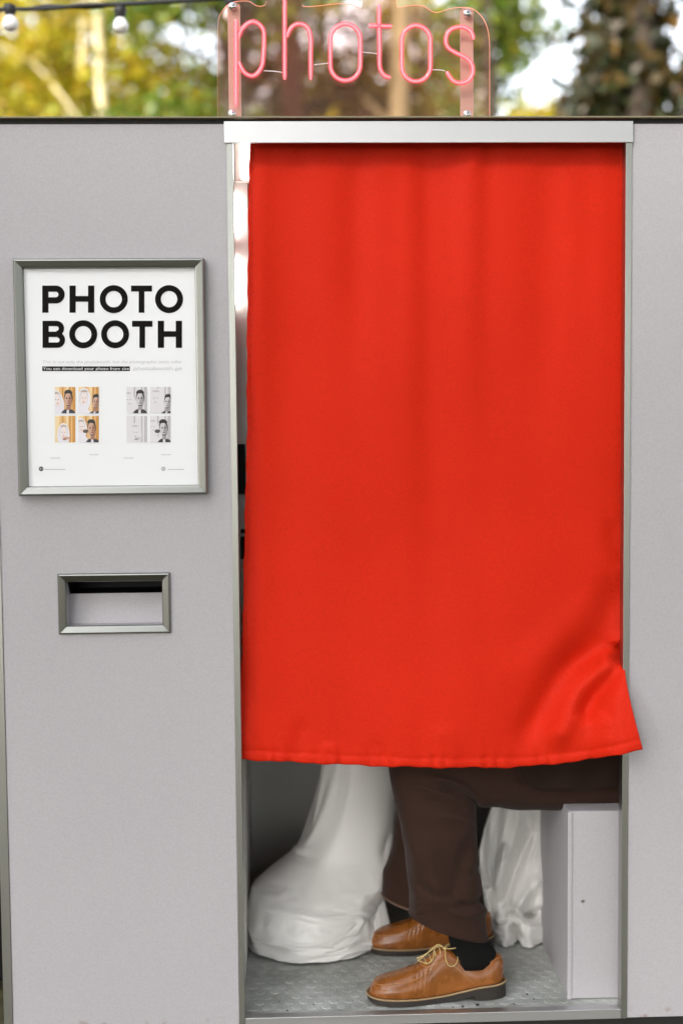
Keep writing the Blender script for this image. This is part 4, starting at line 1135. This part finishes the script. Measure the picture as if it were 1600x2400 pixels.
def tree(label, px, dist, tr, bark, leafm, crowns, nleaf, size=.058, lean=(0, 0), height=8., group='trees behind the booth', cat='tree', behind=False, limbs=7, clump_r=.45, nclump=60, x=None):
    global rng; rng = np.random.default_rng(int(abs(px)*7+dist*131+(0 if x is None else 1000+x*17)+(5 if behind else 0)))
    x0 = az_x(px, dist) if x is None else x; y0 = dist-3.0 if not behind else -3.0-dist
    root = empty('tree', (x0, y0, 0)); tag(root, label, cat, group)
    pts = []; rr = []
    for i in range(9):
        t = i/8
        pts.append((x0+lean[0]*t+.06*math.sin(5*t+px), y0+lean[1]*t+.05*math.cos(4*t+px), -.1+height*t)); rr.append(tr*(1.25 if i == 0 else 1)*(1-.55*t))
    P = catmull(pts, 4); rP = np.interp(np.linspace(0, 1, len(P)), np.linspace(0, 1, 9), rr)
    parts = [tube(P, list(rP), 12)]
    C = []
    for cx, cy, cz, rx, ry, rz, nc in crowns:
        d = rng.normal(size=(nc, 3)); d /= np.linalg.norm(d, axis=1, keepdims=True)
        q = d*(rng.random(nc)**.4)[:, None]*np.array([rx, ry, rz])+np.array([x0+cx, y0+cy, cz])
        C.append(np.c_[q, clump_r*(.6+.8*rng.random(nc))])
    C = np.concatenate(C)
    for k in rng.choice(len(C), min(limbs, len(C)), replace=False):
        e = C[k, :3]; h0 = min(height*.9, max(.8, e[2]-.6-.5*rng.random()))
        i = int(np.clip((h0/height)*(len(P)-1), 0, len(P)-1)); s = P[i]
        m_ = (s+e)/2+np.array([0, 0, .15+.2*rng.random()])
        r0 = rP[i]*.42
        parts.append(tube(catmull([s, m_, e], 5), list(np.linspace(r0, r0*.2, 11)), 7))
    mesh('trunk', *joined(parts), bark, root, smooth=True, origin=(x0, y0, 0), fix=False)
    if size < .1: nleaf = int(nleaf*1.2)
    V = leaves(C, nleaf, size, 1.0)
    fast_mesh('crown', V, nleaf, leafm, root, np.array([x0, y0, C[:, 2].mean()]))
    return root
# crown rows: offset x, y, centre z, radii, clumps
tree('pale sunlit trunk and yellow leaves below the left bulbs', 252, 13, .070, B_pale, L_yellow, [(-.3, .6, 4.6, 1.3, .8, 1.1, 34), (.2, 0, 6.6, 1.6, 1.4, 1.2, 40)], 5200, lean=(.05, 0), limbs=3)
tree('slim pale trunk with yellow-green leaves at the far left', 178, 15, .075, B_pale, L_yellow, [(-1.4, .8, 4.9, 1.3, .8, 1.3, 36), (0, 0, 7.4, 1.8, 1.4, 1.2, 36)], 5200, lean=(.3, 0))
tree('leafy yellow-green tree filling the left corner', 30, 16, .12, B_red, L_yellow, [(.2, .5, 5.0, 1.5, .8, 1.2, 40), (0, 0, 7.6, 1.9, 1.5, 1.4, 40)], 6000, lean=(-.2, 0))
tree('green tree with a dark slanting limb left of the neon sign', 470, 12, .10, B_dark, L_green, [(-.3, .3, 3.7, .9, .7, .55, 30), (.1, .2, 5.2, .9, .7, .5, 22), (0, 0, 7.0, 1.7, 1.5, 1.2, 40)], 6000, lean=(.5, 0))
tree('reddish-brown thick trunk behind the letters p and h', 672, 14, .155, B_red, L_brown, [(-.4, 1.0, 4.9, 1.2, .6, 1.0, 24), (.8, 1.2, 5.2, .9, .6, .8, 20), (0, 0, 8.0, 2.0, 1.8, 1.4, 40)], 4200, lean=(0, 0), height=9)
tree('pale yellow trunk behind the last letters of the sign', 920, 14.5, .135, B_pale, L_yellow, [(-.3, .9, 4.9, 1.2, .6, .9, 26), (0, 0, 7.6, 1.9, 1.6, 1.4, 40)], 3800, lean=(.1, 0), height=9)
tree('slender pale trunk just right of the thick pale one', 985, 17, .10, B_pale, L_green, [(.2, .4, 5.3, 1.0, .6, .9, 16), (0, 0, 8.4, 1.9, 1.6, 1.3, 36)], 3000, lean=(-.2, 0), height=9)
tree('bright green tree right of the neon sign', 1125, 13, .08, B_dark, L_green, [(.05, .2, 5.0, .42, .4, .5, 16), (-.1, .3, 4.0, .4, .4, .3, 8), (0, 0, 7.6, 1.4, 1.4, 1.3, 36)], 4500, height=8.5)
tree('yellow bush-like crown low beside the dark tree', 1290, 12, .06, B_dark, L_yellow, [(.0, 0, 3.86, .34, .4, .32, 14), (-.1, 0, 3.1, .7, .6, .5, 16)], 3000, height=3.8, limbs=5, clump_r=.25)
tree('dark rust-leaved tree filling the right edge', 1450, 9.5, .12, B_dark, L_dark, [(-.06, .3, 4.1, .20, .4, .8, 26), (.10, .2, 3.5, .5, .5, .40, 24), (0, 0, 6.2, 1.2, 1.2, .9, 30)], 6500, lean=(.0, 0), height=7, clump_r=.30)
tree('rust-coloured branches in front of the dark right tree', 1425, 10.0, .06, B_dark, L_brown, [(.0, 0, 4.0, .2, .3, .6, 14), (0, .2, 6.4, 1.0, 1.0, .8, 20)], 4500, height=6, clump_r=.22)
far_px = [(-60, 24), (120, 27), (330, 25), (560, 26), (760, 28), (950, 27), (1130, 30), (1790, 26), (1900, 22)]
for i, (px, d) in enumerate(far_px):
    nm = ['pale distant', 'golden distant', 'olive distant', 'brownish distant', 'yellowing distant', 'thin golden distant', 'small green distant', 'dull green distant', 'dim outer'][i]
    wh = ['beyond the far left corner', 'beyond the slim pale trunk', 'beyond the dark slanting limb', 'beyond the left strap of the sign', 'beyond the first letter o', 'beyond the letter s', 'low in the white gap', 'beyond the dark right tree', 'past the right edge'][i]
    low = 5 if i == 6 else 0
    tree(f'{nm} tree {wh}', px, d, .14, B_red if i % 2 else B_dark, [L_yellow, L_yellow, L_green, L_brown, L_yellow, L_yellow, L_green, L_green, L_green][i],
         [(0, 0, 6.8-low*.15, 2.4-low*.36, 1.5, 2.0-low*.2, 44-low*4), (0, 0, 10.2, 2.8, 2.0, 1.6, 30 if i != 6 else 2)], 2300, size=.13, height=10 if i != 6 else 6, clump_r=.5, group='trees far behind the booth')
for px, d, lm, lb in ((-330, 15, L_yellow, 'yellow tree left of the frame beyond the case'), (-720, 18, L_green, 'green tree far out on the left side'), (2080, 17, L_green, 'green tree far out on the right side'), (-1150, 16, L_yellow, 'golden tree at the far left rim of the clearing')):
    tree(lb, px, d, .14, B_dark, lm, [(0, 0, 4.2, 2.3, 1.6, 2.4, 44), (0, 0, 7.4, 2.4, 1.8, 1.6, 30)], 3600, size=.12, height=8, clump_r=.6, group='trees at the sides of the clearing')
# unseen trees added on the viewer's side to shade the booth, reflected in metal
L_shade_canopy = leaf_material('leaves_shade_canopy', [(.06, .10, .015), (.12, .14, .02), (.20, .19, .03), (.08, .10, .02)], .3)
for nm, x, d, crowns, nl in (
        ('tall tree left of the viewer', -8.5, -1.0, [(0, 0, 5.2, 2.6, 2.6, 4.2, 60)], 6000),
        ('broad tree behind the viewer on the left', -10.2, 3.0, [(0, 0, 4.8, 2.6, 2.6, 4.2, 60)], 6000),
        ('tree behind the viewer veiling the sun', -6.0, 7.4, [(0, 0, 3.9, 3.4, 2.2, 3.1, 60), (0, .5, 8.2, 3.4, 2.2, 2.2, 38)], 9200),
        ('tall tree straight behind the viewer', .9, 6.6, [(0, 0, 5.4, 2.5, 2.3, 4.6, 70)], 7000),
        ('tree behind the viewer on the right', 5.2, 5.2, [(0, 0, 5.4, 2.6, 2.4, 4.6, 70), (-2.6, 3.2, 7.6, 3.0, 2.6, 1.1, 40)], 10000),
        ('tall tree right of the viewer', 8.2, .6, [(0, 0, 5.4, 2.7, 2.7, 4.4, 60)], 6500)):
    tree('added unseen '+nm, 0, d, .18, B_dark, L_shade_canopy, crowns, nl, size=.17, height=8, behind=True, x=x, clump_r=.8, group='shade trees added on the viewer side')
